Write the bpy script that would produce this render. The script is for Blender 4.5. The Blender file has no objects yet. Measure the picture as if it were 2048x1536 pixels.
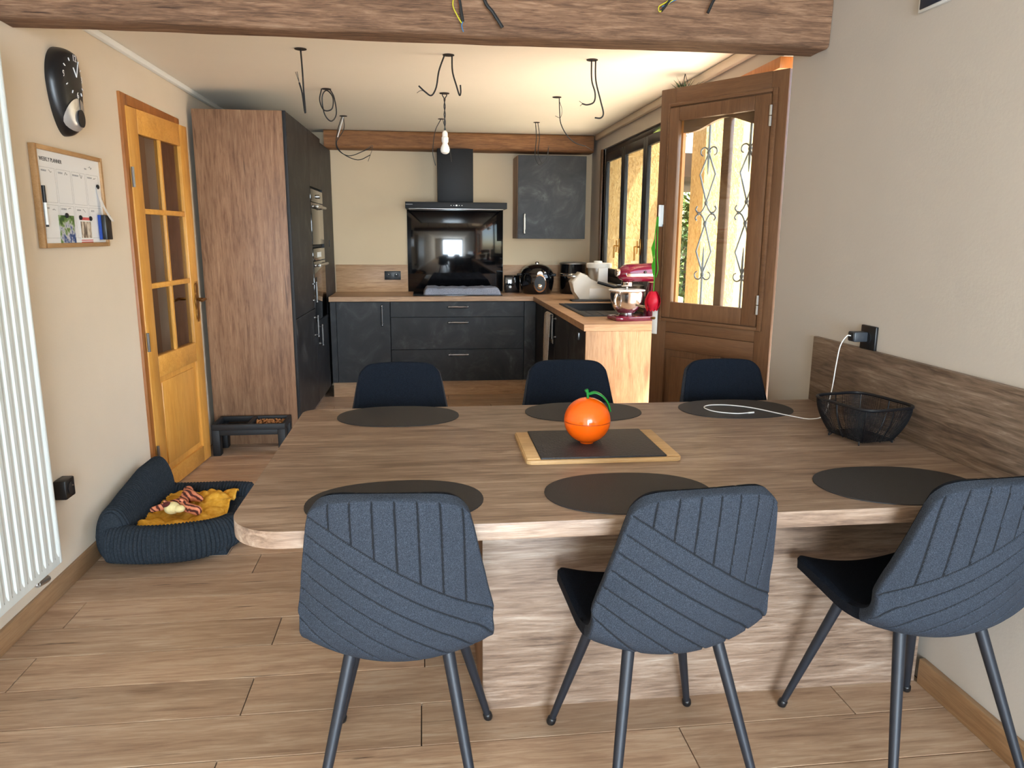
import bpy, bmesh, math, random
from math import sin, cos, pi, radians, sqrt, exp
from mathutils import Vector, Matrix, noise

scene = bpy.context.scene
col = scene.collection

# ------------------------------------------------------------------ camera
PITCH, YAW, ROLL, FPX, CAMZ = 0.198570422, 0.118617708, 0.00627909299, 1476.36, 1.44
fw = Vector((sin(YAW) * cos(PITCH), cos(YAW) * cos(PITCH), -sin(PITCH)))
rt = Vector((cos(YAW), -sin(YAW), 0))
up = rt.cross(fw)
r2 = rt * cos(ROLL) + up * sin(ROLL)
u2 = -rt * sin(ROLL) + up * cos(ROLL)
cd = bpy.data.cameras.new('camera')
cam = bpy.data.objects.new('camera', cd)
col.objects.link(cam)
M = Matrix(((r2.x, u2.x, -fw.x, 0), (r2.y, u2.y, -fw.y, 0), (r2.z, u2.z, -fw.z, CAMZ), (0, 0, 0, 1)))
cam.matrix_world = M
cd.sensor_fit = 'HORIZONTAL'
cd.sensor_width = 36
cd.lens = FPX / 2048 * 36
cd.clip_start = 0.02
scene.camera = cam

# ------------------------------------------------------------------ world, sun, daylight, exposure
vs = scene.view_settings
vs.view_transform = 'Standard'
vs.look = 'None'
vs.gamma = 1
vs.use_curve_mapping = False
vs.exposure = 0.7
world = bpy.data.worlds.new('world')
scene.world = world
world.use_nodes = True
wn = world.node_tree.nodes
bg = wn['Background']
sky = wn.new('ShaderNodeTexSky')
sky.sky_type = 'NISHITA'
sky.sun_disc = False
sky.sun_elevation = radians(56)
sky.sun_rotation = radians(110)
sky.air_density = 1.2
sky.dust_density = 2.0
world.node_tree.links.new(sky.outputs[0], bg.inputs[0])
bg.inputs[1].default_value = 0.6


def lamp(name, kind, loc, direction, energy, color=(1, 1, 1), **kw):
    ld = bpy.data.lights.new(name, kind)
    ld.energy = energy
    ld.color = color
    for k, v in kw.items():
        setattr(ld, k, v)
    o = bpy.data.objects.new(name, ld)
    o.location = loc
    o.rotation_euler = Vector(direction).to_track_quat('-Z', 'Y').to_euler()
    col.objects.link(o)
    return o


sun = lamp('sun', 'SUN', (8, -2, 12), (-0.42, 0.16, -0.89), 20.0, (1, 0.92, 0.80), angle=radians(1.5))
day = lamp('rear_glass_door_daylight', 'AREA', (0.45, -4.0, 1.2), (0, 1, 0), 350, (0.71, 0.86, 1.0), shape='RECTANGLE', size=2.1, size_y=2.15)
for nm, loc, sx, sy in (('doorway_portal', (1.76, 3.99, 1.12), 1.44, 2.22), ('window_portal', (1.80, 5.77, 1.62), 1.9, 1.1)):
    pl = lamp(nm, 'AREA', loc, (-1, 0, 0), 1, shape='RECTANGLE', size=sx, size_y=sy)
    pl.data.cycles.is_portal = True

lamp('hall_fill_light', 'POINT', (-2.2, 4.9, 2.2), (0, 0, -1), 7, (1, 0.85, 0.65), shadow_soft_size=.08)  # added fill lamp, brightens the hall behind the pine door glass

# ------------------------------------------------------------------ helpers


def lin(r, g, b):
    def f(c):
        c /= 255
        return c / 12.92 if c <= .04045 else ((c + .055) / 1.055) ** 2.4
    return (f(r), f(g), f(b), 1)


class MB:
    """collects shapes into one mesh"""

    def __init__(self):
        self.bm = bmesh.new()

    def box(self, x0, x1, y0, y1, z0, z1, bev=0, seg=2, mat=None):
        b = self.bm
        r = bmesh.ops.create_cube(b, size=1)
        vs_ = r['verts']
        for v in vs_:
            v.co = Vector(((x0 + x1) / 2 + v.co.x * (x1 - x0), (y0 + y1) / 2 + v.co.y * (y1 - y0), (z0 + z1) / 2 + v.co.z * (z1 - z0)))
            if mat:
                v.co = mat @ v.co
        if bev:
            es = list({e for v in vs_ for e in v.link_edges})
            bmesh.ops.bevel(b, geom=es, offset=bev, segments=seg, profile=.5, affect='EDGES', clamp_overlap=True)
        return self

    def ring(self, pts):
        return [self.bm.verts.new(p) for p in pts]

    def bridge(self, a, b, closed=True):
        n = len(a)
        for i in range(n if closed else n - 1):
            j = (i + 1) % n
            try:
                self.bm.faces.new((a[i], a[j], b[j], b[i]))
            except ValueError:
                pass

    def cap(self, a, flip=False):
        try:
            self.bm.faces.new(a[::-1] if flip else a)
        except ValueError:
            pass

    def tube(self, pts, r, n=8, caps=True):
        pts = [Vector(p) for p in pts]
        rs = r if isinstance(r, (list, tuple)) else [r] * len(pts)
        prev = None
        N = None
        first = None
        for i, p in enumerate(pts):
            t = (pts[min(i + 1, len(pts) - 1)] - pts[max(i - 1, 0)])
            if t.length < 1e-9:
                t = Vector((0, 0, 1))
            t.normalize()
            if N is None:
                a = Vector((0, 0, 1)) if abs(t.z) < .9 else Vector((1, 0, 0))
                N = t.cross(a).normalized()
            else:
                N = (N - t * N.dot(t))
                if N.length < 1e-6:
                    N = t.cross(Vector((1, 0, .3)))
                N.normalize()
            Bn = t.cross(N)
            ring = self.ring([p + (N * cos(2 * pi * k / n) + Bn * sin(2 * pi * k / n)) * rs[i] for k in range(n)])
            if prev:
                self.bridge(prev, ring)
            else:
                first = ring
            prev = ring
        if caps:
            self.cap(first, True)
            self.cap(prev)
        return self

    def lathe(self, prof, c=(0, 0, 0), n=32, sx=1, sy=1, axis='z', capb=True, capt=True):
        """prof: list of (r, h)"""
        prev = None
        first = None
        for r, h in prof:
            pts = []
            for k in range(n):
                a = 2 * pi * k / n
                x, y, z = r * cos(a) * sx, r * sin(a) * sy, h
                if axis == 'x':
                    x, y, z = h, x, y
                elif axis == 'y':
                    x, y, z = x, h, y
                pts.append((c[0] + x, c[1] + y, c[2] + z))
            ring = self.ring(pts)
            if prev:
                self.bridge(prev, ring)
            else:
                first = ring
            prev = ring
        if capb:
            self.cap(first, True)
        if capt:
            self.cap(prev)
        return self

    def sphere(self, c, r, seg=16, rings=10, s=(1, 1, 1)):
        rr = bmesh.ops.create_uvsphere(self.bm, u_segments=seg, v_segments=rings, radius=r)
        for v in rr['verts']:
            v.co = Vector((c[0] + v.co.x * s[0], c[1] + v.co.y * s[1], c[2] + v.co.z * s[2]))
        return self

    def prism(self, pts, z0, z1, mat=None, bev=0):
        """polygon in xy extruded in z (mat transforms)"""
        a = [Vector((x, y, z0)) for x, y in pts]
        b = [Vector((x, y, z1)) for x, y in pts]
        if mat:
            a = [mat @ p for p in a]
            b = [mat @ p for p in b]
        ra, rb = self.ring(a), self.ring(b)
        self.bridge(ra, rb)
        self.cap(ra, True)
        self.cap(rb)
        if bev:
            es = [e for e in self.bm.edges if (e.verts[0] in ra) == (e.verts[1] in ra) and (e.verts[0] in ra or e.verts[0] in rb)]
            es = [e for e in es if len(e.link_faces) == 2]
            bmesh.ops.bevel(self.bm, geom=es, offset=bev, segments=2, profile=.5, affect='EDGES', clamp_overlap=True)
        return self

    def grid(self, f, nu, nv, closed_u=False):
        rows = []
        for j in range(nv + 1):
            rows.append(self.ring([f(i / nu, j / nv) for i in range(nu + (0 if closed_u else 1))]))
        for j in range(nv):
            self.bridge(rows[j], rows[j + 1], closed_u)
        return rows

    def tex(self):
        return self

    def build(self, name, mat, parent=None, ang=35, smooth=True, recalc=True):
        me = bpy.data.meshes.new(name)
        if recalc:
            bmesh.ops.recalc_face_normals(self.bm, faces=self.bm.faces)
        self.bm.to_mesh(me)
        self.bm.free()
        me.materials.append(mat)
        if smooth:
            me.shade_smooth()
            me.set_sharp_from_angle(angle=radians(ang))
        return link(name, me, parent)


def link(name, me, parent=None):
    o = bpy.data.objects.new(name, me)
    col.objects.link(o)
    if parent:
        o.parent = parent
    return o


def tag(o, label, cat, group=None, kind=None):
    o['label'] = label
    o['category'] = cat
    if group:
        o['group'] = group
    if kind:
        o['kind'] = kind
    return o


def thing(name, label, cat, loc=(0, 0, 0), rz=0, group=None, kind=None):
    o = bpy.data.objects.new(name, None)
    o.empty_display_size = .05
    col.objects.link(o)
    o.location = loc
    o.rotation_euler = (0, 0, rz)
    return tag(o, label, cat, group, kind)


def copy_tree(o, parent=None):
    c = o.copy()
    col.objects.link(c)
    c.parent = parent
    for ch in o.children:
        copy_tree(ch, c)
    return c


def smooth_path(pts, n=6):
    """Catmull-Rom through points"""
    P = [Vector(p) for p in pts]
    P = [P[0] * 2 - P[1]] + P + [P[-1] * 2 - P[-2]]
    out = []
    for i in range(1, len(P) - 2):
        for k in range(n):
            t = k / n
            a, b, c, d = P[i - 1], P[i], P[i + 1], P[i + 2]
            out.append(.5 * ((2 * b) + (c - a) * t + (2 * a - 5 * b + 4 * c - d) * t * t + (3 * b - a - 3 * c + d) * t ** 3))
    out.append(P[-2])
    return out


def text_mesh(txt, size, name, mat, parent, matrix, extrude=.0004):
    cu = bpy.data.curves.new(name, 'FONT')
    cu.body = txt
    cu.size = size
    cu.align_x = 'CENTER'
    cu.align_y = 'CENTER'
    cu.extrude = extrude
    cu.resolution_u = 3
    t = bpy.data.objects.new(name, cu)
    col.objects.link(t)
    dg = bpy.context.evaluated_depsgraph_get()
    me = bpy.data.meshes.new_from_object(t.evaluated_get(dg))
    bpy.data.objects.remove(t)
    bpy.data.curves.remove(cu)
    me.transform(matrix)
    me.materials.clear()
    me.materials.append(mat)
    return link(name, me, parent)


# ------------------------------------------------------------------ materials
MATS = {}


def newmat(name):
    m = bpy.data.materials.new(name)
    m.use_nodes = True
    nt = m.node_tree
    return m, nt, nt.nodes['Principled BSDF']


def nd(nt, t, **kw):
    n = nt.nodes.new(t)
    for k, v in kw.items():
        if k[0] == 'i' and k[1:].isdigit():
            n.inputs[int(k[1:])].default_value = v
        elif k.startswith('in_'):
            n.inputs[k[3:]].default_value = v
        else:
            setattr(n, k, v)
    return n


def setramp(r, stops):
    e = r.color_ramp.elements
    while len(e) > 1:
        e.remove(e[-1])
    e[0].position, e[0].color = stops[0]
    for p, c in stops[1:]:
        x = e.new(p)
        x.color = c


def coords(nt, scale=(1, 1, 1), jitter=True):
    tc = nd(nt, 'ShaderNodeTexCoord')
    out = tc.outputs['Object']
    if jitter:
        oi = nd(nt, 'ShaderNodeObjectInfo')
        mu = nd(nt, 'ShaderNodeMath', operation='MULTIPLY', i1=37.0)
        nt.links.new(oi.outputs['Random'], mu.inputs[0])
        ad = nd(nt, 'ShaderNodeVectorMath', operation='ADD')
        nt.links.new(out, ad.inputs[0])
        nt.links.new(mu.outputs[0], ad.inputs[1])
        out = ad.outputs[0]
    mp = nd(nt, 'ShaderNodeMapping')
    mp.inputs['Scale'].default_value = scale
    nt.links.new(out, mp.inputs[0])
    return mp.outputs[0]


def mixc(nt, mode, fac, a, b):
    n = nd(nt, 'ShaderNodeMix', data_type='RGBA', blend_type=mode)
    for sock, v in ((n.inputs[0], fac), (n.inputs[6], a), (n.inputs[7], b)):
        if hasattr(v, 'is_output') or hasattr(v, 'links'):
            nt.links.new(v, sock)
        else:
            sock.default_value = v
    return n.outputs[2]


def plain(name, rgb, rough=.5, metal=0, spec=.5, var=.0, scale=20, bump=0, bscale=60, coat=0, trans=0):
    if name in MATS:
        return MATS[name]
    m, nt, p = newmat(name)
    c = lin(*rgb)
    p.inputs['Base Color'].default_value = c
    p.inputs['Roughness'].default_value = rough
    p.inputs['Metallic'].default_value = metal
    p.inputs['Specular IOR Level'].default_value = spec
    p.inputs['Coat Weight'].default_value = coat
    p.inputs['Transmission Weight'].default_value = trans
    if var:
        n = nd(nt, 'ShaderNodeTexNoise', in_Scale=scale, in_Detail=5)
        nt.links.new(coords(nt), n.inputs[0])
        r = nd(nt, 'ShaderNodeValToRGB')
        d = lambda k: tuple(min(1, x * k) for x in c[:3]) + (1,)
        setramp(r, [(.3, d(1 - var)), (.7, d(1 + var))])
        nt.links.new(n.outputs[0], r.inputs[0])
        nt.links.new(r.outputs[0], p.inputs['Base Color'])
    if bump:
        n = nd(nt, 'ShaderNodeTexNoise', in_Scale=bscale, in_Detail=4)
        nt.links.new(coords(nt, jitter=False), n.inputs[0])
        b = nd(nt, 'ShaderNodeBump', in_Strength=bump, in_Distance=.01)
        nt.links.new(n.outputs[0], b.inputs['Height'])
        nt.links.new(b.outputs[0], p.inputs['Normal'])
    MATS[name] = m
    return m


def wood(name, stops, axis='X', s=1.0, rough=.45, cracks=.5, knots=.5, fibre=.35, bump=.15, jitter=True, spec=.4, stretch=1.0):
    m, nt, p = newmat(name)
    L = nt.links.new

    def sc(along, across):
        v = [across * s] * 3
        v['XYZ'.index(axis)] = along * s / stretch
        return tuple(v)
    # wavy warp shared
    base = coords(nt, sc(1.1, 13.0), jitter)
    n1 = nd(nt, 'ShaderNodeTexNoise', in_Scale=1.7, in_Detail=9, in_Roughness=.68, in_Distortion=.7)
    L(base, n1.inputs[0])
    ramp = nd(nt, 'ShaderNodeValToRGB')
    setramp(ramp, [(a, lin(*c)) for a, c in stops])
    n2 = nd(nt, 'ShaderNodeTexNoise', in_Scale=1.7, in_Detail=6, in_Roughness=.6, in_Distortion=.9)
    L(coords(nt, sc(4.2, 44.0), jitter), n2.inputs[0])
    sm_ = nd(nt, 'ShaderNodeMix', data_type='FLOAT')
    sm_.inputs[0].default_value = .45
    L(n1.outputs[0], sm_.inputs[2])
    L(n2.outputs[0], sm_.inputs[3])
    L(sm_.outputs[0], ramp.inputs[0])
    c = ramp.outputs[0]
    # fine fibres
    f1 = nd(nt, 'ShaderNodeTexNoise', in_Scale=3.0, in_Detail=4, in_Roughness=.7)
    L(coords(nt, sc(2.6, 75), jitter), f1.inputs[0])
    fr = nd(nt, 'ShaderNodeValToRGB')
    setramp(fr, [(.30, (.45, .42, .40, 1)), (.52, (1, 1, 1, 1)), (.75, (1.0, 1.0, 1.0, 1))])
    L(f1.outputs[0], fr.inputs[0])
    c = mixc(nt, 'MULTIPLY', fibre, c, fr.outputs[0])
    # broad tone patches
    b1 = nd(nt, 'ShaderNodeTexNoise', in_Scale=1.1, in_Detail=3)
    L(coords(nt, sc(.8, 2.2), jitter), b1.inputs[0])
    br = nd(nt, 'ShaderNodeValToRGB')
    setramp(br, [(.3, (.74, .72, .70, 1)), (.65, (1.08, 1.06, 1.04, 1))])
    L(b1.outputs[0], br.inputs[0])
    c = mixc(nt, 'MULTIPLY', .8, c, br.outputs[0])
    if cracks:
        k1 = nd(nt, 'ShaderNodeTexNoise', in_Scale=1.3, in_Detail=5, in_Roughness=.6, in_Distortion=.3)
        L(coords(nt, sc(1.6, 30), jitter), k1.inputs[0])
        kr = nd(nt, 'ShaderNodeValToRGB')
        setramp(kr, [(.29, (.14, .10, .09, 1)), (.34, (1, 1, 1, 1))])
        L(k1.outputs[0], kr.inputs[0])
        c = mixc(nt, 'MULTIPLY', cracks, c, kr.outputs[0])
    if knots:
        v = nd(nt, 'ShaderNodeTexVoronoi', in_Scale=1.9)
        L(coords(nt, sc(.75, 2.3), jitter), v.inputs[0])
        vr = nd(nt, 'ShaderNodeValToRGB')
        setramp(vr, [(.0, (.2, .14, .10, 1)), (.045, (.45, .36, .3, 1)), (.12, (1, 1, 1, 1))])
        L(v.outputs['Distance'], vr.inputs[0])
        c = mixc(nt, 'MULTIPLY', knots, c, vr.outputs[0])
    L(c, p.inputs['Base Color'])
    p.inputs['Roughness'].default_value = rough
    p.inputs['Specular IOR Level'].default_value = spec
    if bump:
        b = nd(nt, 'ShaderNodeBump', in_Strength=bump, in_Distance=.004)
        L(f1.outputs[0], b.inputs['Height'])
        L(b.outputs[0], p.inputs['Normal'])
    MATS[name] = m
    return m


LAM = [(.32, (94, 76, 65)), (.42, (126, 104, 88)), (.49, (146, 123, 105)), (.56, (163, 141, 123)), (.66, (188, 170, 153))]
LAMG = [(.32, (74, 63, 56)), (.42, (108, 92, 80)), (.49, (132, 114, 99)), (.56, (150, 132, 117)), (.66, (184, 170, 154))]
LAMD = [(.30, (92, 64, 46)), (.42, (126, 92, 68)), (.52, (148, 112, 84)), (.62, (164, 128, 98)), (.74, (190, 162, 134))]
M_table = wood('laminate_along_x', LAM, 'X', 1.0, .42, .55, .35)
M_lam_y = wood('laminate_along_y', LAMG, 'Y', 1.0, .45, .5, .35)
M_lam_z = wood('laminate_upright', LAMD, 'Z', 1.0, .5, .6, .5)
M_top = wood('worktop_laminate', [(.28, (128, 94, 66)), (.45, (178, 138, 100)), (.6, (200, 162, 122)), (.75, (214, 182, 146))], 'X', 1.0, .42, .35, .2)
M_pen_lit = wood('lit_end_panel_laminate', [(.28, (140, 104, 72)), (.45, (184, 142, 102)), (.6, (204, 164, 122)), (.75, (216, 182, 144))], 'Z', 1.1, .5, .35, .4)  # lighter copy of the upright laminate: doorway light put into the colour
M_floor = wood('floor_oak', [(.26, (126, 98, 78)), (.42, (172, 140, 114)), (.52, (190, 160, 132)), (.62, (204, 178, 152)), (.76, (216, 196, 174))], 'X', .9, .38, .75, .6, bump=.1)
_nt = M_floor.node_tree
_p = _nt.nodes['Principled BSDF']
_src = _p.inputs['Base Color'].links[0].from_socket
_oi = nd(_nt, 'ShaderNodeObjectInfo')
_mr = nd(_nt, 'ShaderNodeMapRange')
_mr.inputs['To Min'].default_value = .80
_mr.inputs['To Max'].default_value = 1.08
_nt.links.new(_oi.outputs['Random'], _mr.inputs['Value'])
_hs = nd(_nt, 'ShaderNodeHueSaturation')
_nt.links.new(_mr.outputs[0], _hs.inputs['Value'])
_nt.links.new(_src, _hs.inputs['Color'])
_nt.links.new(_hs.outputs[0], _p.inputs['Base Color'])
M_skirt = wood('skirting_oak', [(.28, (150, 116, 84)), (.5, (180, 146, 110)), (.7, (196, 164, 128))], 'Y', 1, .45, .2, .2)
M_beam = wood('old_oak_beam', [(.30, (66, 46, 34)), (.42, (106, 78, 58)), (.50, (130, 98, 74)), (.58, (150, 116, 90)), (.70, (176, 146, 118))], 'X', 1.4, .8, .9, .5, .6, .7)
M_beam2 = wood('rear_oak_beam', [(.25, (76, 48, 28)), (.42, (120, 80, 48)), (.55, (144, 100, 62)), (.75, (166, 122, 82))], 'X', 1.15, .7, .7, .6, .4, .4)
M_pine = wood('varnished_pine', [(.3, (196, 134, 54)), (.5, (218, 158, 74)), (.7, (230, 176, 96))], 'Z', 1.3, .33, .12, .0, .2, .05)
M_pineh = wood('varnished_pine_rail', [(.3, (196, 134, 54)), (.5, (218, 158, 74)), (.7, (230, 176, 96))], 'Y', 1.3, .33, .12, .0, .2, .05)
M_frame1 = wood('pine_frame', [(.3, (132, 78, 34)), (.5, (166, 104, 50)), (.7, (186, 122, 64))], 'Z', 1.3, .4, .2, .0, .2, .05)
M_oakz = wood('brown_oak_upright', [(.3, (90, 60, 40)), (.5, (108, 75, 50)), (.7, (122, 88, 60))], 'Z', 1.5, .4, .15, 0, .25, .05)
M_oakx = wood('brown_oak_rail', [(.3, (90, 60, 40)), (.5, (108, 75, 50)), (.7, (122, 88, 60))], 'X', 1.5, .4, .15, 0, .25, .05)
M_oakin = wood('orange_oak', [(.3, (166, 98, 44)), (.5, (190, 118, 58)), (.7, (206, 138, 74))], 'Z', 1.5, .45, .1, 0, .2, .05)
M_light = wood('pale_oak', [(.3, (186, 146, 96)), (.5, (206, 168, 118)), (.7, (220, 186, 140))], 'X', 2.0, .5, .1, 0, .25, .05)
M_boardf = wood('planner_oak', [(.3, (166, 126, 82)), (.5, (184, 144, 98)), (.7, (198, 160, 114))], 'Y', 2.0, .5, .1, 0, .25, .05)

M_wall = plain('beige_paint', (222, 208, 188), .85, spec=.25, var=.02, scale=3, bump=.06, bscale=90)
M_wallw = plain('pale_paint', (198, 190, 180), .85, spec=.25, var=.02, scale=3, bump=.05, bscale=90)
M_wallk = plain('sand_paint', (212, 190, 158), .85, spec=.25, var=.02, scale=3, bump=.05, bscale=90)
M_ceil = plain('ceiling_paint', (236, 228, 214), .9, spec=.2, var=.015, scale=2)
M_white = plain('white_gloss', (236, 238, 236), .3)
M_rad = plain('radiator_enamel', (220, 225, 222), .3)
M_whitem = plain('white_plastic', (232, 228, 220), .35)
M_cream = plain('cream_plastic', (226, 216, 198), .35)
M_black = plain('black_plastic', (20, 20, 22), .4)
M_blackm = plain('black_matte', (22, 23, 26), .6, var=.1, scale=200)
M_blackg = plain('black_gloss', (10, 10, 12), .08, coat=.5)
M_hood = plain('hood_black', (20, 21, 24), .55, spec=.3)
M_mat = plain('placemat_leather', (31, 31, 34), .62, var=.12, scale=260, bump=.25, bscale=420)
M_slate = plain('slate', (38, 38, 42), .55, var=.18, scale=60, bump=.3, bscale=150)
M_steel = plain('steel', (205, 205, 205), .18, 1)
M_steelb = plain('brushed_steel', (190, 188, 184), .35, 1)
M_pewter = plain('pewter_handle', (142, 142, 142), .34, 1)
M_chrome = plain('chrome', (225, 220, 212), .1, 1)
M_copper = plain('rose_chrome', (222, 190, 168), .15, 1)
M_brass = plain('antique_brass', (150, 112, 60), .32, 1, var=.2, scale=40)
M_brassl = plain('brass', (214, 160, 84), .28, 1)
M_iron = plain('grey_wrought_iron', (128, 132, 136), .5, .5)
M_wine = plain('wine_enamel', (110, 18, 44), .12, coat=.6)
M_orange = plain('orange_plastic', (248, 98, 8), .16, coat=.3)
M_green = plain('green_plastic', (18, 118, 44), .35)
M_rose = plain('red_petal', (214, 18, 46), .5, var=.12, scale=30)
M_stem = plain('bright_green_stem', (58, 156, 26), .45)
M_cable = plain('black_cable', (26, 27, 28), .5)
M_cabley = plain('yellow_green_wire', (200, 190, 40), .5)
M_cableb = plain('blue_wire', (60, 110, 150), .5)
M_cabler = plain('brown_wire', (120, 56, 34), .5)
M_cablew = plain('white_cable', (226, 224, 220), .45)
M_copw = plain('bare_wire_tip', (90, 84, 78), .4, .6)
M_sink = plain('sink_composite', (26, 27, 29), .5, var=.15, scale=300)
M_mesh = plain('basket_wire', (16, 18, 24), .45, .2)
M_foamdark = plain('dark_hall', (186, 152, 120), .8)
M_winf = plain('window_black', (20, 22, 26), .4)
M_label = plain('white_print', (235, 235, 235), .5)
M_ink = plain('ink', (50, 50, 54), .7)
M_inkl = plain('grey_print', (150, 150, 152), .7)
M_paper = plain('whiteboard', (238, 238, 238), .3)
M_gap = plain('joint_dark', (46, 34, 26), .9)
M_ter = plain('terrace_stone', (220, 208, 190), .8, var=.1, scale=6)
M_grass = plain('lawn', (110, 140, 60), .9, var=.25, scale=10)
M_porch = plain('porch_boards', (70, 52, 38), .8, var=.15, scale=8)


def noise_mat(name, stops, scale, detail=6, rough=.55, dist=.8, bump=0, sc=(1, 1, 1), spec=.5, rvar=None):
    m, nt, p = newmat(name)
    n = nd(nt, 'ShaderNodeTexNoise', in_Scale=scale, in_Detail=detail, in_Roughness=.62, in_Distortion=dist)
    nt.links.new(coords(nt, sc), n.inputs[0])
    r = nd(nt, 'ShaderNodeValToRGB')
    setramp(r, [(a, lin(*c)) for a, c in stops])
    nt.links.new(n.outputs[0], r.inputs[0])
    nt.links.new(r.outputs[0], p.inputs['Base Color'])
    p.inputs['Roughness'].default_value = rough
    p.inputs['Specular IOR Level'].default_value = spec
    if bump:
        b = nd(nt, 'ShaderNodeBump', in_Strength=bump, in_Distance=.02)
        nt.links.new(n.outputs[0], b.inputs['Height'])
        nt.links.new(b.outputs[0], p.inputs['Normal'])
    MATS[name] = m
    return m


M_front = noise_mat('anthracite_concrete', [(.3, (28, 29, 30)), (.5, (38, 38, 40)), (.6, (50, 50, 51)), (.72, (76, 76, 76))], 3.6, 10, .5, 1.6, spec=.32)
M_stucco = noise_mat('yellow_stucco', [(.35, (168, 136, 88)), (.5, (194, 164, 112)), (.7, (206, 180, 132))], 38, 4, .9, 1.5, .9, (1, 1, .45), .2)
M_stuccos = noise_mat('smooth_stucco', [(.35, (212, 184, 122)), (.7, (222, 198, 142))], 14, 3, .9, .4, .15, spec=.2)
M_fabout = noise_mat('blue_grey_weave', [(.30, (34, 39, 47)), (.5, (48, 54, 64)), (.70, (70, 78, 90))], 520, 2, .85, 0, .3, spec=.2)
M_fabin = noise_mat('navy_fabric', [(.32, (14, 18, 26)), (.5, (20, 26, 36)), (.68, (30, 37, 49))], 420, 2, .88, 0, .2, spec=.15)
M_stitch = plain('stitch_thread', (14, 18, 25), .9)
M_legs = plain('leg_steel', (34, 38, 46), .5, .2)
M_cord = noise_mat('charcoal_corduroy', [(.3, (30, 35, 41)), (.5, (40, 46, 52)), (.7, (52, 58, 65))], 160, 4, .9, .3, .2, spec=.15)
M_blank = noise_mat('mustard_fleece', [(.3, (196, 138, 40)), (.5, (222, 164, 58)), (.7, (236, 184, 84))], 30, 5, .92, .3, .25, spec=.1)
M_towel = noise_mat('grey_towel', [(.3, (112, 114, 124)), (.5, (140, 142, 152)), (.7, (160, 162, 172))], 160, 3, .95, 0, .3, spec=.1)
M_towelb = noise_mat('taupe_towel', [(.3, (150, 138, 126)), (.5, (172, 160, 148)), (.7, (188, 178, 166))], 160, 3, .95, 0, .3, spec=.1)
M_kib = plain('kibble', (160, 108, 60), .8, var=.3, scale=40)
M_leaf = noise_mat('leaves', [(.3, (46, 70, 18)), (.5, (84, 112, 30)), (.7, (136, 146, 56))], 3, 3, .6, 0)
M_darkleaf = noise_mat('dark_leaves', [(.3, (22, 40, 22)), (.7, (44, 70, 36))], 8, 3, .5, 0)
M_bark = plain('bark', (90, 66, 46), .9)


def glassmat(name, tint=(1, 1, 1, 1), rough=0.02, mixmin=.06, bump=0):
    m = bpy.data.materials.new(name)
    m.use_nodes = True
    nt = m.node_tree
    nt.nodes.clear()
    out = nd(nt, 'ShaderNodeOutputMaterial')
    tr = nd(nt, 'ShaderNodeBsdfTransparent')
    tr.inputs[0].default_value = tint
    gl = nd(nt, 'ShaderNodeBsdfGlossy')
    gl.inputs['Roughness'].default_value = rough
    # Schlick reflectance, the same from both sides of the pane
    ge = nd(nt, 'ShaderNodeNewGeometry')
    dt = nd(nt, 'ShaderNodeVectorMath', operation='DOT_PRODUCT')
    nt.links.new(ge.outputs['Normal'], dt.inputs[0])
    nt.links.new(ge.outputs['Incoming'], dt.inputs[1])
    ab = nd(nt, 'ShaderNodeMath', operation='ABSOLUTE')
    nt.links.new(dt.outputs['Value'], ab.inputs[0])
    om = nd(nt, 'ShaderNodeMath', operation='SUBTRACT', i0=1.0)
    nt.links.new(ab.outputs[0], om.inputs[1])
    pw = nd(nt, 'ShaderNodeMath', operation='POWER', i1=5.0)
    nt.links.new(om.outputs[0], pw.inputs[0])
    fr = nd(nt, 'ShaderNodeMath', operation='MULTIPLY_ADD', i1=.96, i2=.04)
    nt.links.new(pw.outputs[0], fr.inputs[0])
    mx = nd(nt, 'ShaderNodeMixShader')
    nt.links.new(fr.outputs[0], mx.inputs[0])
    nt.links.new(tr.outputs[0], mx.inputs[1])
    nt.links.new(gl.outputs[0], mx.inputs[2])
    nt.links.new(mx.outputs[0], out.inputs[0])
    if bump:
        n = nd(nt, 'ShaderNodeTexNoise', in_Scale=70, in_Detail=2)
        nt.links.new(coords(nt, (1, 1, .5), False), n.inputs[0])
        b = nd(nt, 'ShaderNodeBump', in_Strength=bump, in_Distance=.01)
        nt.links.new(n.outputs[0], b.inputs['Height'])
        nt.links.new(b.outputs[0], gl.inputs['Normal'])
    return m


M_glass = glassmat('clear_glass', (.94, .96, .94, 1))
M_glassd = glassmat('door_glass', (.80, .80, .78, 1))

# ------------------------------------------------------------------ setting
XL, XR, YB, YF, ZC, ZC2 = -1.487, 1.615, 7.20, -4.2, 2.35, 2.48
rnd = random.Random(7)


def setting(name, label, cat, mb, mat):
    return tag(mb.build(name, mat, ang=30), label, cat, kind='structure')


fl = setting('floor', 'oak laminate plank floor running under the table and kitchen', 'floor', MB().box(XL - 1.6, XR + .25, YF - .2, YB + .1, -.12, -.012), M_gap)
# planks, each a child of the floor
PW, PL, GAP = .1985, 1.33, .0016
plank_cache = {}


def plank_mesh(L):
    k = round(L, 3)
    if k not in plank_cache:
        mb = MB().box(-L / 2 + GAP, L / 2 - GAP, -PW / 2 + GAP, PW / 2 - GAP, -.012, 0, .0012, 1)
        me = bpy.data.meshes.new('plank')
        mb.bm.to_mesh(me)
        mb.bm.free()
        me.materials.append(M_floor)
        plank_cache[k] = me
    return plank_cache[k]


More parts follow.
